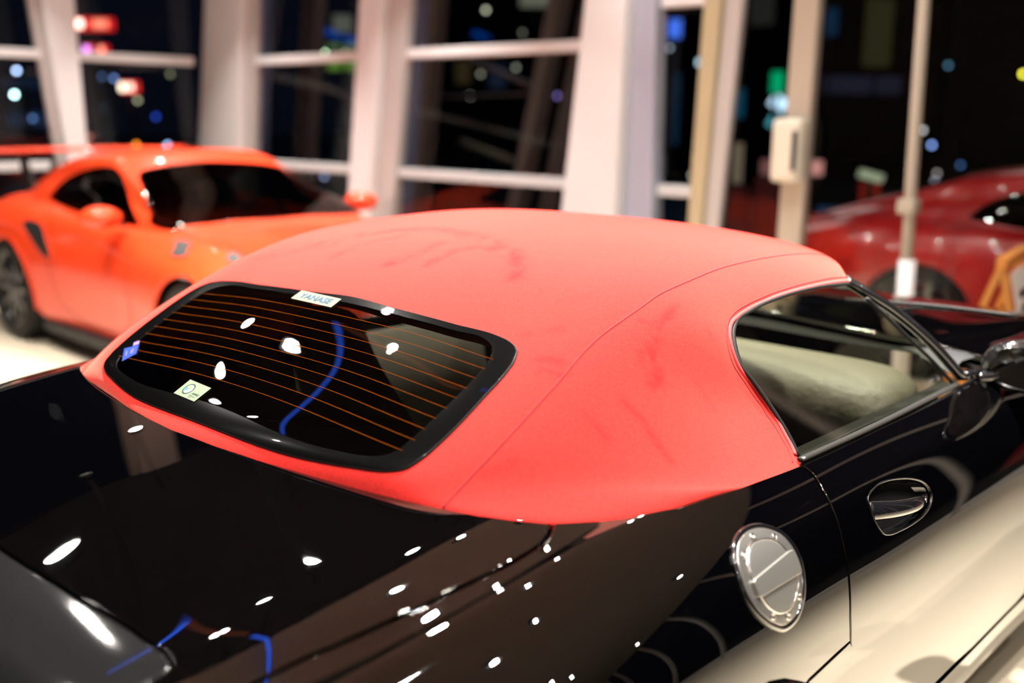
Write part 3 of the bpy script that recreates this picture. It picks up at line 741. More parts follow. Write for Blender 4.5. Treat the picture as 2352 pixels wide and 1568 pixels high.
for q in (tr, mirror(tr)):
    strip('belt_trim', BODY, q, .0050, M['trim'], CAR, .0025, .0020)
    strip('belt_seal', BODY, q+[0, .003 if q is tr else -.003], .006, M['rubber'], CAR, -.001, .004)
pl = [(1.22, 0, 1.215), (1.20, -.25, 1.212), (1.14, -.42, 1.202), (1.07, -.535, 1.192), (1.048, -.588, 1.178), (1.073, -.618, 1.155), (1.15, -.675, 1.098), (1.215, -.735, 1.028), (1.28, -.795, .940)]
M['frame_black'] = mat('frame_black', (.006, .006, .007), .15, 0, 1, .02)
pth = smoothc(pl, 70); full = np.vstack([pth[::-1]*[1, -1, 1], pth[1:]])
tube('windscreen_frame', full, .016, M['frame_black'], CAR, .013, None, 12)
def screen_surface():
    T = [(1.235, 0, 1.215), (1.215, -.25, 1.212), (1.155, -.42, 1.202), (1.08, -.57, 1.18)]; Bm = [(1.78, 0, .955), (1.74, -.28, .955), (1.62, -.52, .95), (1.33, -.775, .94)]
    rows = []
    for t in (0, .33, .66, 1):
        r = [tuple(np.array(a)*(1-t)+np.array(b)*t+np.array([.03, 0, .03])*math.sin(math.pi*t)) for a, b in zip(T, Bm)]
        rows.append(r[::-1]+[(x, -y, z) for x, y, z in r[1:]])
    s = Surf.fit(rows, [0, .33, .66, 1], np.linspace(0, 1, 7), 4, 7, 1e-5); return s
SCR = screen_surface(); SCR.sign = 1
surf_mesh('windscreen', SCR, M['sideglass'], CAR, 16, 30)
cowl = [(1.60, -.60), (1.74, -.3), (1.79, 0)]
V = []; 
for y in np.linspace(-.74, .74, 30):
    x = 1.78-.42*(abs(y)/.775)**2.2
    V += [(x-.04, y, .925), (x+.03, y, .945), (x+.13, y, .94)]
F = [(3*i+k, 3*i+3+k, 3*i+4+k, 3*i+1+k) for i in range(29) for k in range(2)]
obj('cowl', V, F, M['black'], CAR)
for yy in (.1, -.45):
    w = empty('windscreen_wiper'); w.parent = CAR
    a = SCR(np.array([[.93, .5+yy*.55]]))[0]
    tube('wiper_arm', smoothc([a+[.03, 0, .0], a+[-.05, -.12, .05], a+[-.10, -.28, .075]], 16), .006, M['gloss_black'], w)
    tube('wiper_blade', smoothc([a+[-.07, .06, .055], a+[-.10, -.2, .075], a+[-.09, -.42, .075]], 16), .006, M['rubber'], w)

# --- door mirrors
def mirror_part(sg):
    mr = empty('door_mirror'); mr.parent = CAR
    c = np.array([1.38, -.925, .962]); ring = []
    for k in range(40):
        a = 2*math.pi*k/40; e = 2.8; ca, sa = math.cos(a), math.sin(a)
        y = -abs(ca)**(2/e)*np.sign(ca)*.125; z = abs(sa)**(2/e)*np.sign(sa)*.066
        y *= (1-.12*(z/.066)); ring.append((y, z))
    ring = np.array(ring); prof = [(-.012, .80), (-.006, .86), (0, .96), (.012, 1.0), (.04, 1.0), (.08, .93), (.115, .78), (.14, .52), (.148, .0)]
    V = []; F = []; n = 40
    for dx, s_ in prof: V += [(c[0]+dx+.10*abs(r[0]+.0)*.3, c[1]+r[0]*s_, c[2]+r[1]*s_+.01*dx*0) for r in ring]
    for i in range(len(prof)-1):
        for k in range(n): F.append((i*n+k, (i+1)*n+k, (i+1)*n+(k+1) % n, i*n+(k+1) % n))
    hs = obj('mirror_housing', V, F, M['gloss_black'], mr)
    V = [(c[0]-.002+.03*abs(r[0]), c[1]+r[0]*.84, c[2]+r[1]*.84) for r in ring]
    gl = obj('mirror_glass', V, [tuple(range(n))], M['mirror'], mr, False)
    st_ = tube('mirror_stem', smoothc([(1.36, -.80, .925), (1.39, -.83, .93), (1.43, -.87, .945)], 12), .022, M['gloss_black'], mr, .016, None, 12)
    ft = tube('mirror_foot', smoothc([(1.28, -.798, .943), (1.34, -.80, .94), (1.42, -.795, .93)], 12), .014, M['gloss_black'], mr, .012, None, 10)
    if sg > 0:
        for o in (hs, gl, st_, ft):
            for v in o.data.vertices: v.co.y = -v.co.y
            o.data.flip_normals()
mirror_part(-1); mirror_part(1)

# --- cabin
def loftbox(name, secs, m, parent, sub=2):
    """secs: list of 4-corner loops"""
    V = [p for s_ in secs for p in s_]; F = []; n = 4
    for i in range(len(secs)-1):
        for k in range(4): F.append((i*4+k, i*4+(k+1) % 4, (i+1)*4+(k+1) % 4, (i+1)*4+k))
    F.append((3, 2, 1, 0)); b = 4*(len(secs)-1); F.append((b, b+1, b+2, b+3))
    o = obj(name, V, F, m, parent)
    s_ = o.modifiers.new('sub', 'SUBSURF'); s_.levels = sub; s_.render_levels = sub
    return o
for y in (-.37, .37):
    st_ = empty('seat'); st_.parent = CAR
    loftbox('seat_cushion', [[(x, y-w, z0), (x, y+w, z0), (x, y+w, z1), (x, y-w, z1)] for x, w, z0, z1 in ((.45, .24, .30, .45), (.60, .25, .30, .46), (.85, .25, .30, .48), (.98, .23, .32, .48))], M['leather'], st_)
    loftbox('seat_back', [[(x-.06, y-w, z), (x-.06, y+w, z), (x+.06, y+w, z+.02), (x+.06, y-w, z+.02)] for x, w, z in ((.50, .22, .42), (.42, .25, .60), (.35, .25, .78), (.28, .18, .93), (.26, .13, 1.03), (.25, .11, 1.08))], M['tan_reflection_leather'] if y > 0 else M['leather'], st_)
loftbox('dashboard', [[(1.15, y, .62), (1.10, y, .86), (1.20, y, .94), (1.62, y, .90)] for y in (-.70, -.45, -.1, .1, .45, .70)], M['dash'], CAR)
sw = [(1.02+.05*math.sin(a)*0-.06*math.sin(a), .37+.18*math.cos(a), .80+.17*math.sin(a)) for a in np.linspace(0, 2*math.pi, 40, endpoint=False)]
swh = tube('steering_wheel', sw, .015, M['leather'], CAR, None, None, 8, True)
loftbox('wheel_spoke', [[(1.03, .21, .78), (1.05, .21, .80), (1.05, .21, .83), (1.03, .21, .83)], [(1.06, .37, .74), (1.10, .37, .76), (1.10, .37, .86), (1.06, .37, .86)], [(1.03, .53, .78), (1.05, .53, .80), (1.05, .53, .83), (1.03, .53, .83)]], M['interior'], swh, 1)
loftbox('centre_console', [[(x, -.12, .3), (x, .12, .3), (x, .11, z), (x, -.11, z)] for x, z in ((.2, .55), (.5, .58), (.8, .60), (1.15, .75))], M['interior'], CAR)
box('parcel_shelf', (-.22, -.60, .84), (.22, .60, .87), M['interior'], CAR, .01)
for s_ in (-1, 1):
    V = []
    for x in np.linspace(.40, 1.36, 10): V += [(x, s_*.76, .905), (x, s_*.72, .90), (x, s_*.70, .70), (x, s_*.74, .35)]
    F = [(4*i+k, 4*i+4+k, 4*i+5+k, 4*i+1+k) for i in range(9) for k in range(3)]
    obj('door_lining', V, F, M['beige'] if s_ > 0 else M['interior'], CAR)

# --- wheels
def lathe(prof, n=48):
    V = []; F = []
    for y, r in prof:
        for k in range(n): a = 2*math.pi*k/n; V.append((r*math.cos(a), y, r*math.sin(a)))
    for i in range(len(prof)-1):
        for k in range(n): F.append((i*n+k, (i+1)*n+k, (i+1)*n+(k+1) % n, i*n+(k+1) % n))
    return V, F
def wheel(parent, x, y, r, w, sg, spokes=10, rim=None):
    rim = rim or M['wheel_black']
    wh = empty('wheel', (x, y, r)); wh.parent = parent
    def P(pr): return [(sg*a, b) for a, b in pr]
    h = w/2; rr = r*.76
    V, F = lathe(P([(-h+.02, rr), (-h, rr+.02), (-h, r-.03), (-h+.025, r), (h-.025, r), (h, r-.03), (h+.002, rr+.02), (h-.02, rr)]))
    obj('tyre', V, F, M['rubber'], wh)
    V, F = lathe(P([(-h+.02, rr), (-h+.05, rr-.03), (h-.06, rr-.03), (h-.02, rr-.004), (h-.008, rr+.004), (h-.008, rr-.010), (h-.03, rr-.022)]))
    obj('rim', V, F, rim, wh)
    parts = []
    for k in range(spokes):
        a = 2*math.pi*k/spokes; ca, sa = math.cos(a), math.sin(a); v = []
        for rad, hw, yo in ((.05, .022, h-.035), (rr-.012, .016, h-.022)):
            for t in (-1, 1):
                for d in (0, -.03): v.append((rad*ca-t*hw*sa, sg*(yo+d), rad*sa+t*hw*ca))
        parts.append((v, [(0, 2, 6, 4), (1, 5, 7, 3), (0, 4, 5, 1), (2, 3, 7, 6), (0, 1, 3, 2), (4, 6, 7, 5)]))
    V, F = join(parts); obj('spokes', V, F, rim, wh, False)
    V, F = lathe(P([(h-.075, .07), (h-.03, .07), (h-.025, .055), (h-.022, .0)]), 24); obj('hub', V, F, rim, wh)
    V, F = lathe(P([(0-.02, .17), (-.02, .0)]), 32)
    V, F = lathe(P([(-.015, .0), (-.015, .17), (.012, .17), (.012, .0)]), 32); obj('brake_disc', V, F, M['silver2'], wh)
    return wh
for x in (0, 2.68):
    for sg in (-1, 1): wheel(CAR, x, sg*.81, .345, .28 if x == 0 else .26, sg)
# ------------------------------------------------------------------ fastback coupes (own frame: x forward from rear axle, y left)
def coupe_surfaces():
    st = [(-1.06, .66, .60, .60, .74, -.12), (-1.0, .80, .68, .72, .84, -.08), (-.85, .90, .76, .83, .90, -.03), (-.6, .96, .78, .90, .925, 0), (-.3, .98, .79, .925, .94, 0), (0, .96, .80, .93, .94, 0), (.3, .95, .80, .925, .93, 0), (.6, .93, .79, .91, .905, 0),
          (1.0, .92, .78, .89, .885, 0), (1.4, .87, .775, .88, .885, 0), (1.8, .882, .77, .87, .905, 0), (2.15, .866, .76, .868, .925, 0), (2.456, .82, .755, .855, .93, 0), (2.8, .75, .74, .80, .915, 0), (3.1, .66, .70, .70, .87, -.05), (3.32, .55, .60, .57, .78, -.12), (3.42, .42, .45, .42, .62, -.18)]
    rows = []
    for X, zc, ys, zs, W, ds in st:
        fr_ = 1 if X > 2.0 else 0
        h = [(0, zc), (.22, zc-.003), (.42, zc-.012-fr_*.01), (ys-.12, (zc+zs)/2-.012*fr_), (ys-.04, zs-.004), (ys, zs-.008), (ys+.045, zs-.035), (ys+(W-ys)*.65, zs-.085), (W-.02, zs-.15), (W-.004, zs-.23), (W, max(zs-.33, .3)), (W-.004, max(.48+ds, .26)), (W-.015, max(.38+ds, .23)), (W-.025, .29), (W-.05, .20), (W-.10, .15)]
        rows.append([(X, -y, z) for y, z in h[::-1]]+[(X, y, z) for y, z in h[1:]])
    xs = [s[0] for s in st]; us = (np.array(xs)-xs[0])/(xs[-1]-xs[0])
    B = Surf.fit(rows, us, np.linspace(0, 1, len(rows[0])), 20, 28, 4e-4)
    ct = [(-1.0, .895, .38, .52, .86), (-.7, 1.0, .43, .60, .89), (-.35, 1.115, .49, .67, .91), (0, 1.215, .53, .715, .915), (.4, 1.286, .56, .735, .905), (.75, 1.306, .565, .742, .90), (1.02, 1.278, .555, .742, .89), (1.2, 1.205, .56, .74, .885), (1.45, 1.10, .60, .732, .88), (1.75, .985, .655, .715, .87), (1.95, .905, .60, .66, .86), (2.08, .85, .5, .58, .82)]
    rows = []
    for X, zr, wr, wb, zb in ct:
        zr2 = zr-.05*min(1, (zr-zb)/.3); h = [(0, zr), (.4*wr, zr-.003), (.75*wr, zr-.015*min(1, (zr-zb)/.2)), (wr, zr2)]
        for t in (.25, .5, .75): h.append((wr+(wb-wr)*t, zr2+(zb-zr2)*t))
        h += [(wb, zb), (wb+.01, zb-.08)]
        rows.append([(X, -y, z) for y, z in h[::-1]]+[(X, y, z) for y, z in h[1:]])
    xs2 = [s[0] for s in ct]; us2 = (np.array(xs2)-xs2[0])/(xs2[-1]-xs2[0])
    Cb = Surf.fit(rows, us2, np.linspace(0, 1, len(rows[0])), 14, 20, 2e-4)
    return B, Cb, (lambda X: (X-xs[0])/(xs[-1]-xs[0])), (lambda X: float(np.interp(X, xs2, us2)))
CB, CC, cu_, cc_ = coupe_surfaces()
OF = Frame(2.51, 5.66, -1.61)
Z4 = lambda pts: ZB(pts, 2.6133, 0, 300)
WS_PX = Z4([(828, 255), (870, 236), (970, 215), (1100, 197), (1250, 184), (1400, 178), (1600, 178), (1700, 190), (1790, 225), (1900, 300), (1990, 375), (2090, 460), (1950, 475), (1800, 490), (1500, 530), (1200, 562), (925, 580), (905, 520), (880, 430), (855, 340)])
SW_PX = Z4([(295, 400), (330, 350), (400, 288), (480, 248), (560, 225), (640, 215), (695, 228), (730, 265), (755, 330), (775, 400), (800, 480), (828, 572), (740, 560), (650, 535), (560, 512), (480, 490), (400, 460), (330, 425)])
IN_PX = Z4([(163, 570), (180, 545), (210, 540), (240, 550), (256, 585), (262, 640), (274, 700), (280, 740), (276, 762), (250, 756), (225, 720), (200, 670), (178, 620)])
V1_PX = Z4([(1095, 666), (1137, 672), (1110, 712), (1085, 748), (1033, 750), (1060, 712)])
V2_PX = Z4([(1415, 742), (1465, 735), (1440, 765), (1405, 785), (1375, 785)])
def uvs(surf, px, right=True):
    return smoothc(inv(surf, px, OF), 70, True)
ws = uvs(CC, WS_PX); sw_ = uvs(CC, SW_PX); it = uvs(CB, IN_PX); v1 = uvs(CB, V1_PX); v2 = uvs(CB, V2_PX)
def fatten(q, k): m0 = q.mean(0); a = np.array(q)-m0; a[:, 0] *= k; return m0+a
it = fatten(it, 1.45); v1 = fatten(v1, 1.7); v2 = fatten(v2, 1.4)
if 0: print('ws', CC(inv(CC, WS_PX, OF)).round(2).tolist()); print('sw', CC(inv(CC, SW_PX, OF)).round(2).tolist()); print('intake', CB(inv(CB, IN_PX, OF)).round(2).tolist())
if 0: print('v1', CB(inv(CB, V1_PX, OF)).round(2).tolist(), CB(inv(CB, V2_PX, OF)).round(2).tolist())
# windscreen: right half mirrored about the middle
def ws_sym():
    r = ws[ws[:, 1] < .5]; c = np.array([r[:, 0].mean(), .5]); a = np.arctan2(r[:, 1]-.5, r[:, 0]-c[0]); r = r[np.argsort(a)]
    return np.vstack([r, mirror(r)[::-1]])
wr_ = inv(CC, Z4([(1400, 178), (1250, 184), (1100, 197), (970, 213), (880, 232), (838, 250), (835, 275), (855, 340), (880, 430), (903, 520), (922, 572), (940, 580), (1200, 562), (1450, 536)]), OF)
wr_ = wr_[wr_[:, 1] < .5]
wss = smoothc(np.vstack([[[wr_[0][0], .5]], wr_, [[wr_[-1][0]+.004, .5]], mirror(wr_)[::-1]]), 140, True)
M['coupe_glass'] = glass('dark_coupe_glass', (.10, .11, .10), 1.5)
def xz_on(S, ufun, X, z, right=True):
    vv = np.linspace(0.0, .30, 160); P = S(np.stack([np.full(160, ufun(X)), vv], 1)); return [ufun(X), vv[np.argmin(abs(P[:, 2]-z))]]
def coupe(name, fr, paint, label, group, detail=True, wing=True):
    c = empty(name, fr.o, 0, label, 'car', group); c.rotation_euler = (0, 0, fr.yaw)
    st = .03 if detail else .06
    ra = [xz_on(CB, cu_, .365*math.cos(a), .345+.365*math.sin(a)) for a in np.linspace(R(195), R(-15), 24)]
    fa = [xz_on(CB, cu_, 2.456+.375*math.cos(a), .345+.375*math.sin(a)) for a in np.linspace(R(195), R(-15), 24)]
    b0 = [[.004, .5], [.004, .2]]; low = [[.01, .06]]+[xz_on(CB, cu_, x, .22) for x in (-.9, -.6, -.42)]+ra+[xz_on(CB, cu_, x, .19) for x in np.linspace(.45, 2.0, 8)]+fa+[xz_on(CB, cu_, 2.95, .2), xz_on(CB, cu_, 3.2, .2), [.99, .06]]+[[.996, .3]]
    poly = np.vstack([b0, low, [[.996, .5]], mirror(low)[::-1], mirror(b0[1:])])
    holes = []
    body = panel('body_shell', CB, poly, paint, c, st, .004, .01, 0, holes, nm=(1, 2.2))
    surf_mesh('inner_shell', CB, M['liner'], body, 40, 30, (.06, .93, .30, .70), -.035)
    for fl in (0, 1):
        f = mirror if fl else np.asarray
        for nm, q in (('air_intake', it), ('fender_vent', v1), ('fender_vent', v2)):
            if not detail: continue
            q = f(q)
            if nm != 'air_intake':
                panel(nm, CB, q, M['carbon_grey'], body, .02, .002, .002, 0, [], .008)
            else:
                panel(nm, CB, q, M['black'], body, .02, .002, .002, 0, [], .004); strip('intake_rim', CB, q, .006, paint, body, .003, .005, True)
            continue
            m0 = q.mean(0); V = []; F = []; n = len(q)
            for s_, dd in ((1.02, .004), (.9, .035), (.6, .05), (0, .052)): V += list(CB(m0+(q-m0)*s_)-CB.normal(m0+(q-m0)*s_)*dd)
            for i in range(3):
                for k in range(n): F.append((i*n+k, i*n+(k+1) % n, (i+1)*n+(k+1) % n, (i+1)*n+k))
            o = obj(nm, V, F, M['black'] if nm == 'air_intake' else M['carbon_grey'], body)
        sg = 1 if fl else -1
        # door shut lines
        dl = [xz_on(CB, cu_, .62, .86), xz_on(CB, cu_, .63, .70), xz_on(CB, cu_, .66, .50), xz_on(CB, cu_, .74, .34), xz_on(CB, cu_, .9, .28), xz_on(CB, cu_, 1.5, .28), xz_on(CB, cu_, 1.72, .34), xz_on(CB, cu_, 1.76, .6), xz_on(CB, cu_, 1.74, .86)]
        strip('door_gap', CB, f(smoothc(dl, 60)), .0035, M['liner'], body, .0005, .0012)
        strip('arch_lip', CB, f(np.array(ra)), .012, paint, body, .001, .008); strip('arch_lip', CB, f(np.array(fa)), .012, paint, body, .001, .008)
        # skirt
        box('side_skirt', (.42, sg*.80, .12), (2.02, sg*.885, .19), M['black'], body, .01)
        # mirror
        mp = empty('door_mirror'); mp.parent = c
        V = []; F = []; n = 20; cx, cy, cz = 1.55, sg*.925, .950
        prof = [(-.085, .0), (-.08, .75), (-.06, .95), (-.02, 1.), (.04, .9), (.08, .62), (.098, .0)]
        for dx, s_ in prof:
            for k in range(n):
                a = 2*math.pi*k/n; V.append((cx+dx, cy+.115*s_*math.cos(a), cz+.068*s_*math.sin(a)))
        for i in range(len(prof)-1):
            for k in range(n): F.append((i*n+k, (i+1)*n+k, (i+1)*n+(k+1) % n, i*n+(k+1) % n))
        obj('mirror_shell', V, F, paint, mp)
        tube('mirror_arm', [(1.56, sg*.80, .90), (1.55, sg*.85, .915), (1.54, sg*.91, .93)], .02, M['black'], mp, .012)
        # side window
        panel('side_window', CC, f(sw_), M['coupe_glass'], c, .05, .002, .003, 0, [], .001)
        hl = [[cu_(x), (1-v) if fl else v] for x, v in ((2.86, .24), (2.93, .20), (3.02, .19), (3.09, .22), (3.08, .27), (2.98, .295), (2.88, .28))]
        panel('headlight', CB, smoothc(hl, 40, True), M['head_glass'], c, .04, .004, .002, 0, [], .006)
    gh_hole = [offset_poly(CC, sw_, .004), offset_poly(CC, mirror(sw_), .004), offset_poly(CC, wss, .004)]
    gh = [[.01, .02], [.5, .01], [cc_(1.75), .015], [.99, .08], [.99, .5]]; gh = np.vstack([gh, mirror(gh[:-1])[::-1]])
    panel('roof_shell', CC, gh, paint, c, st, .003, .006, 0, gh_hole)
    panel('windscreen', CC, wss, M['coupe_glass'], c, .06, .002, .003, 0, [], .001)
    rwp = smoothc([[cc_(-.55), .5], [cc_(-.5), .33], [cc_(-.2), .31], [cc_(.0), .33], [cc_(.06), .5], [cc_(.0), .67], [cc_(-.2), .69], [cc_(-.5), .67]], 80, True)
    panel('rear_window', CC, rwp, M['gloss_black'], c, .05, .002, .003, 0, [], .004)
    for x, y, z, r, w, s_ in ((0, .80, .345, .345, .28, 1), (0, -.80, .345, .345, .28, -1), (2.456, .78, .345, .345, .25, 1), (2.456, -.78, .345, .345, .25, -1)):
        wheel(c, x, y, r, w, s_, 10)
    box('floor_pan', (-.8, -.70, .14), (3.1, .70, .18), M['liner'], c, 0)
    if detail:
        for y in (-.36, .36):
            s_ = empty('seat'); s_.parent = c
            loftbox('seat_back', [[(x-.05, y-w, z), (x-.05, y+w, z), (x+.05, y+w, z), (x+.05, y-w, z)] for x, w, z in ((.72, .22, .40), (.66, .24, .60), (.60, .22, .85), (.56, .14, 1.0), (.54, .11, 1.12))], M['leather'], s_, 1)
        loftbox('dashboard', [[(1.35, y, .60), (1.32, y, .82), (1.42, y, .89), (1.75, y, .88)] for y in (-.66, -.3, .3, .66)], M['interior'], c, 1)
        tube('steering_wheel', [(1.22-.05*math.sin(a), .36+.18*math.cos(a), .82+.17*math.sin(a)) for a in np.linspace(0, 2*math.pi, 28, endpoint=False)], .014, M['leather'], c, None, None, 6, True)
        # roll cage behind the seats
        for y0_, y1_ in ((-.5, .5), (.5, -.5)): tube('cage_bar', [(.25, y0_, .5), (.30, y1_*.9, 1.12)], .02, M['grey_steel'], c)
    if wing:
        w = empty('rear_wing'); w.parent = c
        V = []; F = []; prof = [(-.13, .0), (-.10, .014), (0, .024), (.10, .016), (.13, .0), (.10, -.010), (0, -.012), (-.10, -.008)]
        for i, y in enumerate(np.linspace(-.86, .86, 13)):
            for dx, dz in prof: V.append((-.98+dx+.03*(1-(y/.86)**2), y, 1.235+dz+.012*(1-(y/.86)**2)))
        for i in range(12):
            for k in range(8): F.append((i*8+k, (i+1)*8+k, (i+1)*8+(k+1) % 8, i*8+(k+1) % 8))
        F += [tuple(range(8)), tuple(12*8+k for k in range(8))[::-1]]
        obj('wing_blade', V, F, paint, w)
        for s_ in (-1, 1):
            hexa('wing_upright', [(-.95, s_*.42-.008, .86), (-.72, s_*.42-.008, .90), (-.72, s_*.42+.008, .90), (-.95, s_*.42+.008, .86)], [(-1.04, s_*.42-.008, 1.235), (-.92, s_*.42-.008, 1.235), (-.92, s_*.42+.008, 1.235), (-1.04, s_*.42+.008, 1.235)], M['black'], w, .002)
            box('end_plate', (-1.14, s_*.865, 1.15), (-.83, s_*.88, 1.27), paint, w, .004)
    return c
M['head_glass'] = mat('headlamp_glass', (.25, .25, .26), .1, .3, 1.0)
oc = coupe('fastback_coupe', OF, M['orange'], 'bright orange fastback sports coupe with a large rear wing', 'parked showroom and street coupes')
rc = coupe('fastback_coupe', Frame(5.9, .78, -1.57), M['red_paint'], 'deep red fastback coupe outside the glass doors, behind the upright pole', 'parked showroom and street coupes', False, False)
# ------------------------------------------------------------------ the room
XW, YW = 4.6, 7.8
M['floor'] = mat('cream_floor', (.80, .70, .53), .16)
nz = noise_bump(M['floor'], 6, .02, .001, 3)
V, F = box_vf(-8, XW+.15, -7.2, YW+.15, -.12, 0); tag(obj('floor', V, F, M['floor'], None, False), kind='structure')
M['ground'] = mat('wet_asphalt', (.02, .021, .024), .35)
V, F = box_vf(-30, 70, -50, 70, -.20, -.13); tag(obj('ground', V, F, M['ground'], None, False), kind='structure')
M['soffit'] = mat('warm_soffit', (.24, .205, .17), .8)
M['dark_ceiling'] = mat('dark_ceiling', (.012, .012, .013), .8)
SOF = 3.6
V, F = box_vf(-8, XW-.1, -7.2, 1.15, SOF, SOF+.25); tag(obj('ceiling', V, F, M['soffit'], None, False), kind='structure')
V, F = box_vf(-8.2, XW+.2, -7.4, YW+.2, 5.2, 5.4); tag(obj('ceiling', V, F, M['dark_ceiling'], None, False), kind='structure')
V, F = box_vf(-8.2, -8.0, -7.4, YW+.2, 0, 5.2); tag(obj('wall_rear', V, F, mat('beige_wall', (.42, .36, .28), .7), None, False), kind='structure')
# glazed wall straight ahead (plane x = XW), glazed wall to the left (plane y = YW)
win_n = [0]
TILT = np.array([.30, 0, 0])
def glazing(p0, p1, name=None, rails=(1.07, 2.03), top=5.2, m='white_steel', rail_h=.075, base=.12):
    """one bay of glass between two floor points, with its cross rails"""
    win_n[0] += 1
    p0 = np.array([*p0, 0.]); p1 = np.array([*p1, 0.]); d = (p1-p0)/np.linalg.norm(p1-p0); n = np.cross(d, [0, 0, 1.])
    t = .012; z0 = base
    b = [p0-n*t, p1-n*t, p1+n*t, p0+n*t]
    o = hexa(name or 'window_%d' % win_n[0], [q+[0, 0, z0]-TILT*.42 for q in b], [q+[0, 0, top]+TILT*1. for q in b], M['pane'], None, 0)
    tag(o, kind='structure')
    for r in (base/2,)+tuple(rails):
        hh = rail_h/2 if r > base else base/2; w = .05
        q = [p0-n*w, p1-n*w, p1+n*w, p0+n*w]
        rl = hexa('transom', [x+[0, 0, r-hh] for x in q], [x+[0, 0, r+hh] for x in q], M[m], o, .006)
    return o
YB = [(7.75, 7.0), (6.95, 5.45), (5.05, 3.05), ]
for a, b in ((7.75, 5.5), (5.2, 3.0)): glazing((XW, a), (XW, b))
glazing((XW, 2.44), (XW, 2.08), None, (1.07, 2.28))
TILT = np.array([.03, 0, 0])
for a, b in ((1.98, 1.45), (1.40, .62), (.60, -.45)): glazing((XW, a), (XW, b), 'door_%d' % (win_n[0]+1), (), base=.08, m='frame_steel')
ys = np.arange(-.5, -7.0, -1.05)
for a, b in zip(ys[:-1], ys[1:]): glazing((XW, a-.03), (XW, b+.03), None, ())
TILT = np.array([0, .0, 0])
for a, b in ((4.3, 3.14), (2.82, 1.0), (.9, -1.2), (-1.4, -3.6)): glazing((a, YW), (b, YW))
# right-hand wall: dark street glazing too
xs = np.arange(XW, -8.0, -1.4)
for a, b in zip(xs[:-1], xs[1:]): glazing((a-.03, -7.2), (b+.03, -7.2), None, (), top=3.6)
def column(c0, c1, depth, m1, m2, label, axis='x', z0=0, z1=5.2, split=None, za=1.2, zb=2.3):
    """leaning column: (edge a, edge b) at heights za and zb along the wall; built proud of the glass"""
    col = empty('steel_column', (0, 0, 0), 0, label, 'column', 'leaning columns of the glass walls')
    def e(k, z): return c0[k]+(c1[k]-c0[k])*(z-za)/(zb-za)
    def quad(z, s0, s1, d0, d1):
        a, b = e(0, z), e(1, z); a, b = a+(b-a)*s0, a+(b-a)*s1
        if axis == 'x': return [(XW-d1, a, z), (XW-d1, b, z), (XW+d0, b, z), (XW+d0, a, z)]
        return [(a, YW-d1, z), (b, YW-d1, z), (b, YW+d0, z), (a, YW+d0, z)]
    s = split or 1.
    hexa('column_face', quad(z0, 0, s, .02, depth), quad(z1, 0, s, .02, depth), m1, col, .012)
    if split: hexa('column_side', quad(z0, s, 1, .02, depth*.55), quad(z1, s, 1, .02, depth*.55), m2, col, .012)
    return col
ws_, gs_ = M['white_steel'], M['grey_steel']
M['blue_grey'] = mat('blue_grey_steel', (.36, .38, .48), .35)
column((2.95, 3.15), (2.84, 3.13), .10, ws_, gs_, 'white leaning column beside the orange car\'s wing', 'y', split=None, za=1.18, zb=2.48)
column((2.88, 2.945), (2.75, 2.835), .04, gs_, gs_, 'narrow grey strip column along the white leaning column', 'y', za=1.18, zb=2.48)
column((8.05, 7.15), (7.86, 7.05), .12, ws_, gs_, 'broad white corner column above the orange car\'s roof', 'x', split=.82, za=1.23, zb=2.35)  # grey strip paints in the shading on this column's side
column((5.59, 5.05), (5.42, 4.88), .14, ws_, gs_, 'white and grey column right of the orange car\'s far mirror', 'x', split=.55, za=1.03, zb=2.35)
column((3.12, 2.41), (2.96, 2.44), .20, ws_, M['blue_grey'], 'widest pale column rising behind the red soft top', 'x', split=.66, za=.96, zb=2.3)
M['olive_steel'] = mat('olive_steel', (.46, .40, .26), .35)
column((2.14, 1.92), (2.10, 1.84), .08, M['olive_steel'], gs_, 'two-tone beige door column right of the widest column', 'x', split=.5, za=1.07, zb=2.28)
df = empty('door_frame_post', (XW, 1.43, 0), 0, 'slim beige door frame post with a white box mounted on it', 'post')
hexa('post', [(-.04, .09, 0), (-.04, -.065, 0), (.04, -.065, 0), (.04, .09, 0)], [(-.04, .04, 5.2), (-.04, -.12, 5.2), (.04, -.12, 5.2), (.04, .04, 5.2)], M['frame_steel'], df, .006)
bx = box('intercom_box', (XW-.13, 1.355, 1.17), (XW-.045, 1.545, 1.55), mat('white_plastic', (.80, .74, .62), .4), None, .03)
tag(bx, 'white box fixed to the slim door frame post', 'box')
b2 = box('grab_plate', (XW-.15, 1.37, 1.24), (XW-.12, 1.40, 1.48), M['black'], None, .01); b2.parent = bx; b2.matrix_parent_inverse = Matrix()
pg = empty('door_pole', (XW-.25, .64, 0), 0, 'thin upright pole in front of the deep red car', 'pole')
tube('pole_tube', [(0, -.06, 0), (0, -.02, 1.3), (0, .06, 5.2)], .032, M['frame_steel'], pg, None, (1, 0, 0), 12)
tube('pole_bright_end', [(0, -.06, .0), (0, -.038, .80)], .046, M['white_steel'], pg, None, (1, 0, 0), 16)  # white end painting in the overexposed foot of the pole
box('latch', (-.05, -.07, 1.05), (.05, .03, 1.13), M['frame_steel'], pg, .01)
# posts of the unseen bays (they show in the paint)
for y in ys: tag(box('mullion', (XW-.04, y-.03, 0), (XW+.04, y+.03, 5.2), M['grey_steel'], None, .004), 'thin grey mullion between dark panes beyond the glass doors', 'mullion', 'mullions right of the doors')
for x in xs: tag(box('mullion', (x-.03, -7.24, 0), (x+.03, -7.16, 3.6), M['grey_steel'], None, .004), 'thin grey mullion of the dark side glazing that mirrors in the black paint', 'mullion', 'mullions of the side wall')

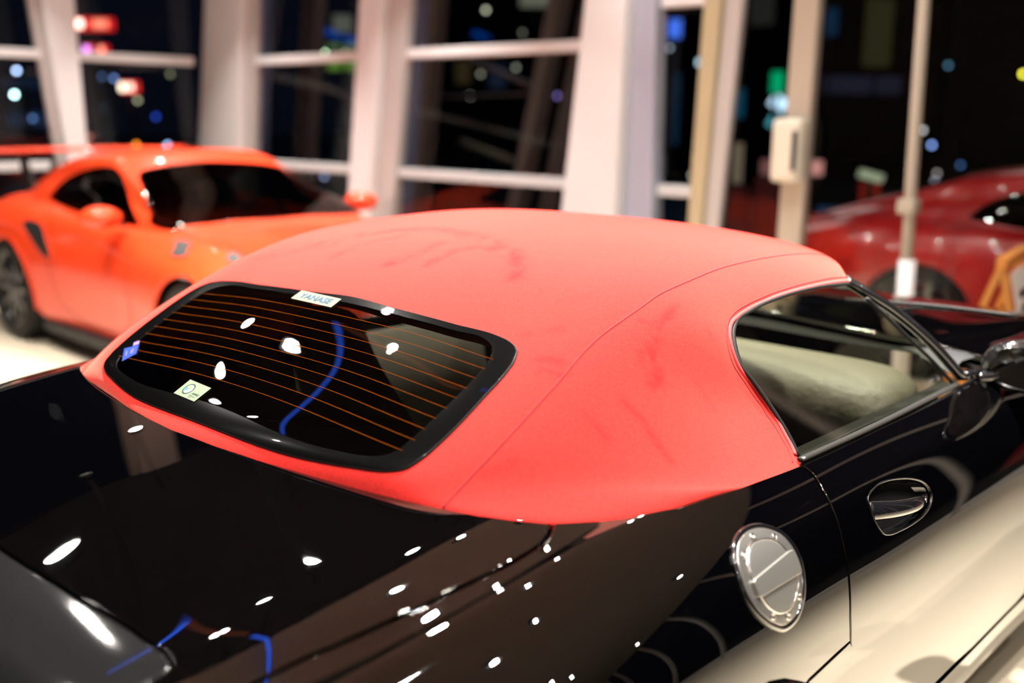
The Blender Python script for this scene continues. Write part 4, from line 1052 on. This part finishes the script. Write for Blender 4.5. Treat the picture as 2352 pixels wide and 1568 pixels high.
# ------------------------------------------------------------------ ceiling lamps
M['lamp_can'] = mat('lamp_can', (.03, .03, .03), .5)
def lamp(x, y, z, power, size=.07, spread=80, glow=True):
    l = empty('downlight', (x, y, z), 0, 'small round black ceiling downlight', 'light', 'ceiling downlights')
    V, F = lathe([(0, size*.5+.004), (.09, size*.5+.012), (.09, size*.5+.02), (0, size*.5+.02), (0, size*.5+.004)], 20)
    V = [(a, c, b-.0) for a, b, c in V]
    obj('lamp_housing', V, F, M['lamp_can'], l)
    area('lamp_beam', (0, 0, .012), size, power*.8, (1, .94, .87), None, spread, l)
    if glow: area('lamp_glow', (0, 0, .008), size, LAMP_W*.22, (1, .94, .86), None, 175, l)
    return l
LAMP_SOFFIT = [(.8, .45), (1.5, .97), (2.05, .62), (1.3, -.7), (1.2, -1.7), (.7, -2.0), (.35, -1.4), (1.6, -3.7), (2.15, -4.2), (-1.2, -.6), (-1.0, -2.6), (-2.8, .2), (-2.8, -2.2), (3.4, -.6), (3.4, -2.6), (-4.6, -1), (-.8, .5), (3.2, .7), (-1.4, -4.6), (4, -5), (.4, -5.8), (-5, -4.6)]
LAMP_HANG = [(3.7, 4.4), (3.9, 2.4), (3.6, 6.6), (2.4, 6.9), (3.6, 1.0), (1.42, 1.55), (1.45, 2.95), (.5, 3.95), (.3, 3.3), (.9, 2.7), (.5, 2.4), (-.7, 2.5), (2.2, 4.4), (3.2, 3.2), (1.2, 5.4), (3.1, 5.6), (-1.5, 4.2), (-1.8, 6.2), (0, 6.8), (3.3, 1.8), (-3.4, 3), (-4, 6)]  # those by the facade and over the coupe are added for light
LAMP_W = 28.
def pw(x, y):
    if y > 4 and x < 2: return 1., False  # added lamps lighting the orange coupe, without the wide glow
    if x > 3.5 and 1.5 < y < 3: return .35, True
    if x > 3.3 and y > 3: return 1.5, True
    if x > 3 and y < 2: return .4, True
    if x > .6 and -1.2 < y < 1.6: return 4., True
    if y < -1 and x < 1.5 or x < -.9: return .8, True
    return 1., True
for x, y in LAMP_SOFFIT: lamp(x, y, SOF-.09, LAMP_W*pw(x, y)[0])
for x, y in LAMP_HANG:
    l = lamp(x, y, SOF-.05, LAMP_W*pw(x, y)[0], glow=pw(x, y)[1])
    tube('rod', [(0, 0, .09), (0, 0, 1.65)], .008, M['lamp_can'], l)
# blue light strips hung over the boot
M['led_blue'] = mat('led_blue', (.02, .05, .3), .5, emis=(.03, .14, 1.0), estr=5.)
M['led_red'] = mat('led_amber', (.2, .06, .02), .5, emis=(.5, .12, .04), estr=.5)
def led(path, m, label, r=.013):
    o = tube('light_strip', path, r, m); tag(o, label, 'light strip', 'coloured strips above the boot')
led([(-.2, 2.5, 3.50), (.6, 3.0, 3.50)], M['led_blue'], 'long blue light strip hung over the boot')
led([(.585, 2.92, 3.46), (.325, 1.62, 3.46)], M['led_red'], 'dim amber strip joining the two blue ones')
led([(.3, 1.50, 3.50), (.22, 1.1, 3.50), (.05, .6, 3.50)], M['led_blue'], 'short blue light strip hung over the boot')

# ------------------------------------------------------------------ display easel by the bonnet
p0 = onplane((2303, 604), 2, .885); p1 = onplane((2352, 576), 2, .885); rd = (p1-p0); rd[2] = 0; rd /= np.linalg.norm(rd); nn = np.array([rd[1], -rd[0], 0])
if nn@(CAMP-p0) < 0: nn = -nn
es = empty('display_easel', (0, 0, 0), 0, 'honey-coloured wooden stand with a white notice, beyond the bonnet', 'stand')
def bar(name, a, b, w, h, m, parent, up=(0, 0, 1)):
    o = tube(name, [a, (np.array(a)+np.array(b))/2, b], w/2*1.414, m, parent, h/2*1.414, np.array(up), 4)
    o.data.polygons.foreach_set('use_smooth', [False]*len(o.data.polygons)); return o
L_ = .62; q0 = p0; q1 = p0+rd*L_; zc = 0
bar('ridge_rail', q0-rd*.02, q1+rd*.02, .05, .05, M['wood'], es)
for q in (q0, q1):
    bar('stand_leg', q-[0, 0, .01], q*[1, 1, 0]+nn*-.28*1+[0, 0, .0], .03, .06, M['wood'], es, rd)
    bar('stand_leg', q-[0, 0, .01], q*[1, 1, 0]+nn*.22+[0, 0, .0], .03, .05, M['wood'], es, rd)
dn = (np.array([0, 0, -.885])+nn*.22); dn /= np.linalg.norm(dn)
cA = q0+rd*.05+dn*.05+nn*.03; cB = q1-rd*.05+dn*.05+nn*.03
card = [cA, cB, cB+dn*.62, cA+dn*.62]
cd, _ = plate('notice', card, M['card'], es, .012)
for (x0_, x1_, y0_, y1_) in ((.12, .75, .16, .22), (.12, .60, .28, .33), (.12, .8, .45, .49), (.12, .7, .55, .59)):
    C_ = np.array(card); f_ = lambda x, y: C_[0]+(C_[1]-C_[0])*x+(C_[3]-C_[0])*y
    plate('print_line', [f_(x0_, y0_)+nn*.003, f_(x1_, y0_)+nn*.003, f_(x1_, y1_)+nn*.003, f_(x0_, y1_)+nn*.003], M['ink'], es, .001)
bar('tray', cA+dn*.66+nn*.02, cB+dn*.66+nn*.02, .08, .03, M['card'], es)

# ------------------------------------------------------------------ outside: street lights, signs, posts, buildings
def emat(col, s):
    k = 'glow_%.2f_%.2f_%.2f_%.1f' % (*col, s)
    if k not in M: M[k] = mat(k, (0.02, .02, .02), .5, emis=col, estr=s)
    return M[k]
M['post_dark'] = mat('post_dark', (.02, .02, .022), .5)
def sphere(r, seg=12, rings=8):
    V = []; F = []
    for i in range(rings+1):
        t = math.pi*i/rings
        for k in range(seg): a = 2*math.pi*k/seg; V.append((r*math.sin(t)*math.cos(a), r*math.sin(t)*math.sin(a), r*math.cos(t)))
    for i in range(rings):
        for k in range(seg): F.append((i*seg+k, (i+1)*seg+k, (i+1)*seg+(k+1) % seg, i*seg+(k+1) % seg))
    return V, F
def street_light(px, col, T, label, dep=28, rp=4.5, sx=1.):
    P = CAMP+ray(px)*dep; r = rp/FPX*dep; e = T*(16./rp)**2*.8
    l = empty('street_light', (P[0], P[1], -.13), 0, label, 'street light', 'distant street lights')
    zz = P[2]+.13
    V, F = sphere(r); V = [(x*sx, y*sx, z+zz) for x, y, z in V]
    obj('bulb', V, F, emat(col, e), l)
    tube('post', [(0, 0, 0), (0, 0, zz-r)], .02, M['post_dark'], l, seg=6)
SL = [((38, 162), (.45, .62, 1), 1.0, 'bluish white light at the far left edge above the cyan one'), ((33, 217), (.6, 1, 1), 1.6, 'bright cyan white light at the far left edge'), ((75, 272), (.10, .20, .45), .35, 'faint blue light low at the far left'),
      ((232, 247), (.25, .45, .8), .45, 'pale blue light between the orange car and the red signs'), ((262, 180), (.2, .35, .8), .3, 'dim blue light left of the small red sign'), ((233, 176), (.12, .22, .5), .22, 'faintest blue light under the red signs'),
      ((316, 230), (.5, .5, .3), .3, 'dull olive light under the small red sign'), ((391, 170), (.35, .35, .2), .2, 'dim olive light near the corner column'), ((358, 268), (.02, .06, .5), .35, 'deep blue light left of the corner column'),
      ((205, 315), (.5, .15, .1), .3, 'dim red light beside the white leaning column'), ((313, 333), (.9, .25, .02), .6, 'orange light just above the coupe roof'), ((385, 334), (.35, .6, 1), .7, 'light blue lamp just above the coupe roof'),
      ((745, 122), (.55, .9, .5), .8, 'green white lamp, first of the pair on the green sign'), ((790, 120), (.8, .9, .6), .8, 'cream lamp, second of the pair on the green sign'), ((836, 118), (.3, .4, .6), .4, 'dim blue lamp beside the white and grey column, upper'),
      ((714, 181), (.75, 1, 1), 2.0, 'brightest white lamp beside the corner column'), ((689, 190), (.3, .3, .4), .25, 'grey lamp touching the brightest white one'), ((836, 177), (.35, .55, 1), .7, 'blue lamp beside the white and grey column, lower'),
      ((745, 408), (.35, .45, .8), .5, 'blue lamp low over the coupe mirror'), ((1116, 23), (.5, .5, .35), .45, 'olive lamp near the top of the tall window'), ((1200, 75), (.2, .2, .15), .2, 'faint olive lamp near the top rail'),
      ((1104, 170), (.3, .3, .22), .25, 'grey olive lamp under the top rail'), ((1185, 155), (.3, .32, .25), .25, 'grey lamp right of the grey olive one'), ((1080, 220), (.4, .38, .3), .35, 'warm grey lamp in the middle of the tall window'),
      ((1280, 220), (.2, .15, .45), .3, 'violet lamp beside the widest column'), ((1858, 128), (.6, 1, .02), .8, 'yellow green lamp by the door frame post'), ((1853, 487), (.6, .9, 1), .9, 'white blue lamp low by the door frame post'),
      ((2140, 333), (.25, .4, .9), .5, 'blue lamp right of the door pole'), ((2119, 299), (.6, .6, .6), .4, 'grey lamp on the line of the door pole'), ((2178, 150), (.08, .2, .3), .3, 'dim teal lamp high right of the pole'), ((2206, 379), (.05, .12, .3), .3, 'dim blue lamp above the red car'),
      ((2350, 170), (.9, .8, .05), .9, 'yellow lamp at the right edge'), ((2152, 398), (.35, .33, .3), .3, 'small grey lamp beside the pole latch, upper'), ((2147, 416), (.3, .3, .4), .3, 'small grey lamp beside the pole latch, lower'), ((1538, 110), (.3, .35, .4), .3, 'grey lamp right of the widest column'), ((1590, 402), (.5, .5, .4), .35, 'cream lamp low by the two-tone door column')]
for px, col, T, lb in SL: street_light(px, col, T, lb)
SG = [0]
def sign(x0, x1, y0, y1, col, T, label, dep=26, blobs=(), cat='sign', tilt=0., name='lit_sign'):
    """lit box sign whose face fills the given window in the view, standing upright at its distance"""
    SG[0] += 1; dep = dep+(SG[0] % 9)*.55
    s_ = empty(name, (0, 0, 0), 0, label, cat)
    cx, cy = (x0+x1)/2, (y0+y1)/2; P = CAMP+ray((cx, cy))*dep
    w = (x1-x0)/FPX*dep/2; h = (y1-y0)/FPX*dep/2; r_ = np.array([CR[0], CR[1], 0]); r_ /= np.linalg.norm(r_); n_ = np.cross([0, 0, 1.], r_); u_ = np.array([0, 0, 1.])
    if n_@(CAMP-P) < 0: n_ = -n_
    r2 = r_*math.cos(tilt)+u_*math.sin(tilt); u2 = u_*math.cos(tilt)-r_*math.sin(tilt)
    def face(ax, ay, bx_, by_, off): return [P+r2*ax-u2*by_+n_*off, P+r2*bx_-u2*by_+n_*off, P+r2*bx_-u2*ay+n_*off, P+r2*ax-u2*ay+n_*off]
    f0 = face(-w, -h, w, h, 0); hexa('sign_box', [f0[0]-n_*.2, f0[1]-n_*.2, f0[1], f0[0]], [f0[3]-n_*.2, f0[2]-n_*.2, f0[2], f0[3]], emat(col, T), s_, 0)
    for bx0, bx1, c2, t2 in blobs:
        g = face(-w+2*w*bx0, -h*.7, -w+2*w*bx1, h*.7, .05); plate('sign_light', g, emat(c2, t2), s_, .03)
    tube('sign_post', [[P[0], P[1], -.13], [P[0], P[1], P[2]-h]]-n_*.12, .05, M['post_dark'], s_, seg=6)
    return s_
sign(172, 256, 42, 68, (1, .02, .02), 1.0, 'long red neon sign, upper of the two by the white leaning column', blobs=((.02, .22, (1, .6, .5), 5.), (.5, .9, (1, .25, .15), 1.8)))
sign(190, 244, 104, 128, (1, .02, .03), 1.0, 'shorter red and violet neon sign under the long red one', blobs=((.05, .3, (.8, .3, 1), 3.), (.55, .9, (1, .3, .2), 3.)))
sign(276, 314, 188, 212, (1, .04, .03), 1.2, 'small red neon sign with two white spots', blobs=((.0, .3, (1, .8, .6), 4.), (.45, .8, (1, .5, .4), 4.)))
sign(752, 830, 138, 160, (.22, .45, .06), .45, 'green lit sign between the corner and the white and grey column')
sign(752, 830, 100, 112, (.2, .35, .15), .35, 'thin green lit strip above the green sign')
sign(735, 838, 78, 92, (.0, .07, .45), .6, 'slanting dark blue light bar above the green sign', tilt=-.33)
sign(1085, 1125, 76, 86, (.0, .07, .45), .5, 'short slanting blue light bar in the tall window', tilt=-.3)
sign(1195, 1262, -20, 14, (.3, .3, .22), .4, 'pale lit panel at the top edge of the tall window')
sign(765, 805, 35, 72, (.22, .22, .18), .4, 'grey lit panel at the top of the narrow window')
sign(1538, 1565, 45, 85, (.06, .18, .9), 1.1, 'blue glowing panel right of the widest column')
sign(1605, 1648, 137, 148, (.5, .8, 1), 2.6, 'flat bright blue white light crossing the two-tone column', dep=24)
sign(1776, 1800, 165, 213, (.0, .42, .16), .9, 'upright green lit sign left of the door frame post', dep=22)
sign(1774, 1808, 222, 250, (.55, .8, 1), 1.8, 'white lit panel under the upright green sign', dep=22, tilt=-.6)
sign(1770, 1796, 264, 294, (.12, .55, .65), .8, 'teal lit panel under the white one', dep=22, tilt=-.5)
sign(1690, 1710, 205, 270, (.01, .12, .2), .35, 'dim teal upright panel by the two-tone column')
sign(1545, 1560, 170, 330, (.01, .05, .10), .35, 'dim blue upright panel right of the widest column')
sign(1870, 1890, 370, 402, (.75, .32, .28), .8, 'pink round-cornered notice right of the white box', dep=12)
sign(1756, 1776, 368, 402, (.28, .11, .10), .6, 'dull pink notice left of the white box', dep=12)
sign(1982, 2030, 396, 414, (.55, .62, .40), .6, 'pale green awning strip over the red panel', dep=14, tilt=-.25)
sign(1985, 2020, 420, 466, (.35, .02, .01), .45, 'red panel under the pale green awning strip', dep=14)
sign(1885, 1955, 478, 512, (.01, .06, .14), .5, 'dim blue screen low between post and pole', dep=14)
sign(1690, 1706, 330, 420, (.40, .30, .20), .35, 'beige lit strip right of the two-tone column', dep=12)
sign(1990, 2050, 0, 150, (.06, .055, .02), .35, 'faint yellowish lit facade high between post and pole', dep=30)
sign(1890, 2070, 175, 215, (.03, .03, .06), .35, 'faint violet lit facade between post and pole', dep=31)
sign(1900, 1925, 20, 80, (.01, .05, .12), .35, 'faint blue upright light high right of the post', dep=29)
sign(20, 105, 258, 290, (.02, .045, .11), .4, 'faint blue lit shop front at the far left', dep=25)
sign(0, 100, 180, 200, (.015, .035, .08), .35, 'faint blue canopy light at the far left', dep=26)
M['maroon'] = mat('maroon_cloth', (.12, .006, .010), .6)
for x0, x1, y0, lb in ((1675, 1722, 425, 'dark maroon banner nearest the two-tone column'), (1738, 1795, 408, 'dark maroon banner left of the door frame post')):
    a = onplane((x0, y0), 0, 7.3); b = onplane((x1, y0), 0, 7.3)
    tag(box('banner', (7.28, b[1], -.13), (7.32, a[1], a[2]), M['maroon'], None, .004), lb, 'banner')
# posts added outside the glass; brown ones stand in for column reflections
M['brown_reflection'] = mat('brown_reflection', (.17, .13, .12), .6)
M['blue_lit_steel'] = mat('blue_lit_steel', (.22, .25, .42), .6)  # blue light on the post is painted into its colour
def outer(pa, pb, wpx, m, label, Xo=6.2):
    a = onplane(pa, 0, Xo); b = onplane(pb, 0, Xo); w = wpx/FPX*np.linalg.norm(a-CAMP)/2*1.15
    d = (a-b)/(a[2]-b[2]); t = b+d*(5.0-b[2]); g = b+d*(-.13-b[2])
    o = hexa('outer_post', [g+[-.08, -w, 0], g+[.08, -w, 0], g+[.08, w, 0], g+[-.08, w, 0]], [t+[-.08, -w, 0], t+[.08, -w, 0], t+[.08, w, 0], t+[-.08, w, 0]], m, None, 0)
    tag(o, label, 'post')
outer((722, 0), (700, 380), 42, M['brown_reflection'], 'brown leaning post standing in for a reflected column, right of the corner column')
outer((980, 0), (945, 470), 34, M['blue_lit_steel'], 'bluish post outside, right of the white and grey column')
outer((1010, 0), (972, 420), 18, M['brown_reflection'], 'thin brown post standing in for a reflection beside the bluish one')
outer((1275, 60), (1205, 400), 30, M['brown_reflection'], 'brown slanting post standing in for a reflected column in the tall window')
outer((1345, 120), (1285, 400), 46, M['brown_reflection'], 'broad brown slanting post standing in for a reflection by the widest column', 6.6)
outer((605, 0), (598, 330), 16, M['blue_lit_steel'], 'narrow bluish post outside at the edge of the corner column', 5.6)
def beam(pa, pb, t, m, label, Xo=7.5):  # added beams imitating ceiling trusses reflected in the glass
    a = onplane(pa, 0, Xo); b = onplane(pb, 0, Xo)
    o = tube('truss_reflection_beam', [a, (a+b)/2, b], t, m, None, t, (1, 0, 0), 4); tag(o, label, 'beam')
M['beam_grey'] = mat('beam_grey', (.20, .18, .19), .6); M['beam_beige'] = mat('beam_beige', (.26, .25, .18), .6)
beam((735, 200), (845, 248), .045, M['beam_grey'], 'grey sloping beam standing in for a truss reflection in the narrow window')
beam((1085, 140), (1225, 200), .04, M['beam_grey'], 'grey sloping beam standing in for a truss reflection under the top rail of the tall window')
beam((1060, 325), (1180, 370), .045, M['beam_beige'], 'beige sloping beam standing in for a truss reflection low in the tall window')
beam((1010, 222), (1230, 215), .025, M['beam_grey'], 'thin level beam standing in for a truss reflection across the tall window')
beam((800, 5), (850, 38), .04, M['beam_grey'], 'grey sloping beam standing in for a truss reflection at the top of the narrow window')
# a dark building across the street
bd = empty('street_building', (0, 0, 0), 0, 'dark buildings across the street with a few faint windows', 'building')
box('facade', (40, -30, -.13), (46, 48, 14), M['post_dark'], bd, 0)
for i in range(26):
    y = -20+i*2.6; z = 2+random.random()*8
    if random.random() < .55: w_ = box('lit_window', (39.9, y, z), (40, y+1.1, z+1.2), emat(random.choice([(.10, .07, .03), (.03, .05, .10), (.06, .06, .05)]), .25), bd, 0)
area('added_street_fill', (9, 1.5, 4.5), 2.5, 22, (1, .75, .7), (6.2, .6, .3))  # added fill lamp brightening the red coupe
area('added_street_fill', (8.5, 6.5, 5), 2.5, 40, (1, .85, .8), (6.2, 4.5, .8))  # added fill lamp for the posts beyond the glass
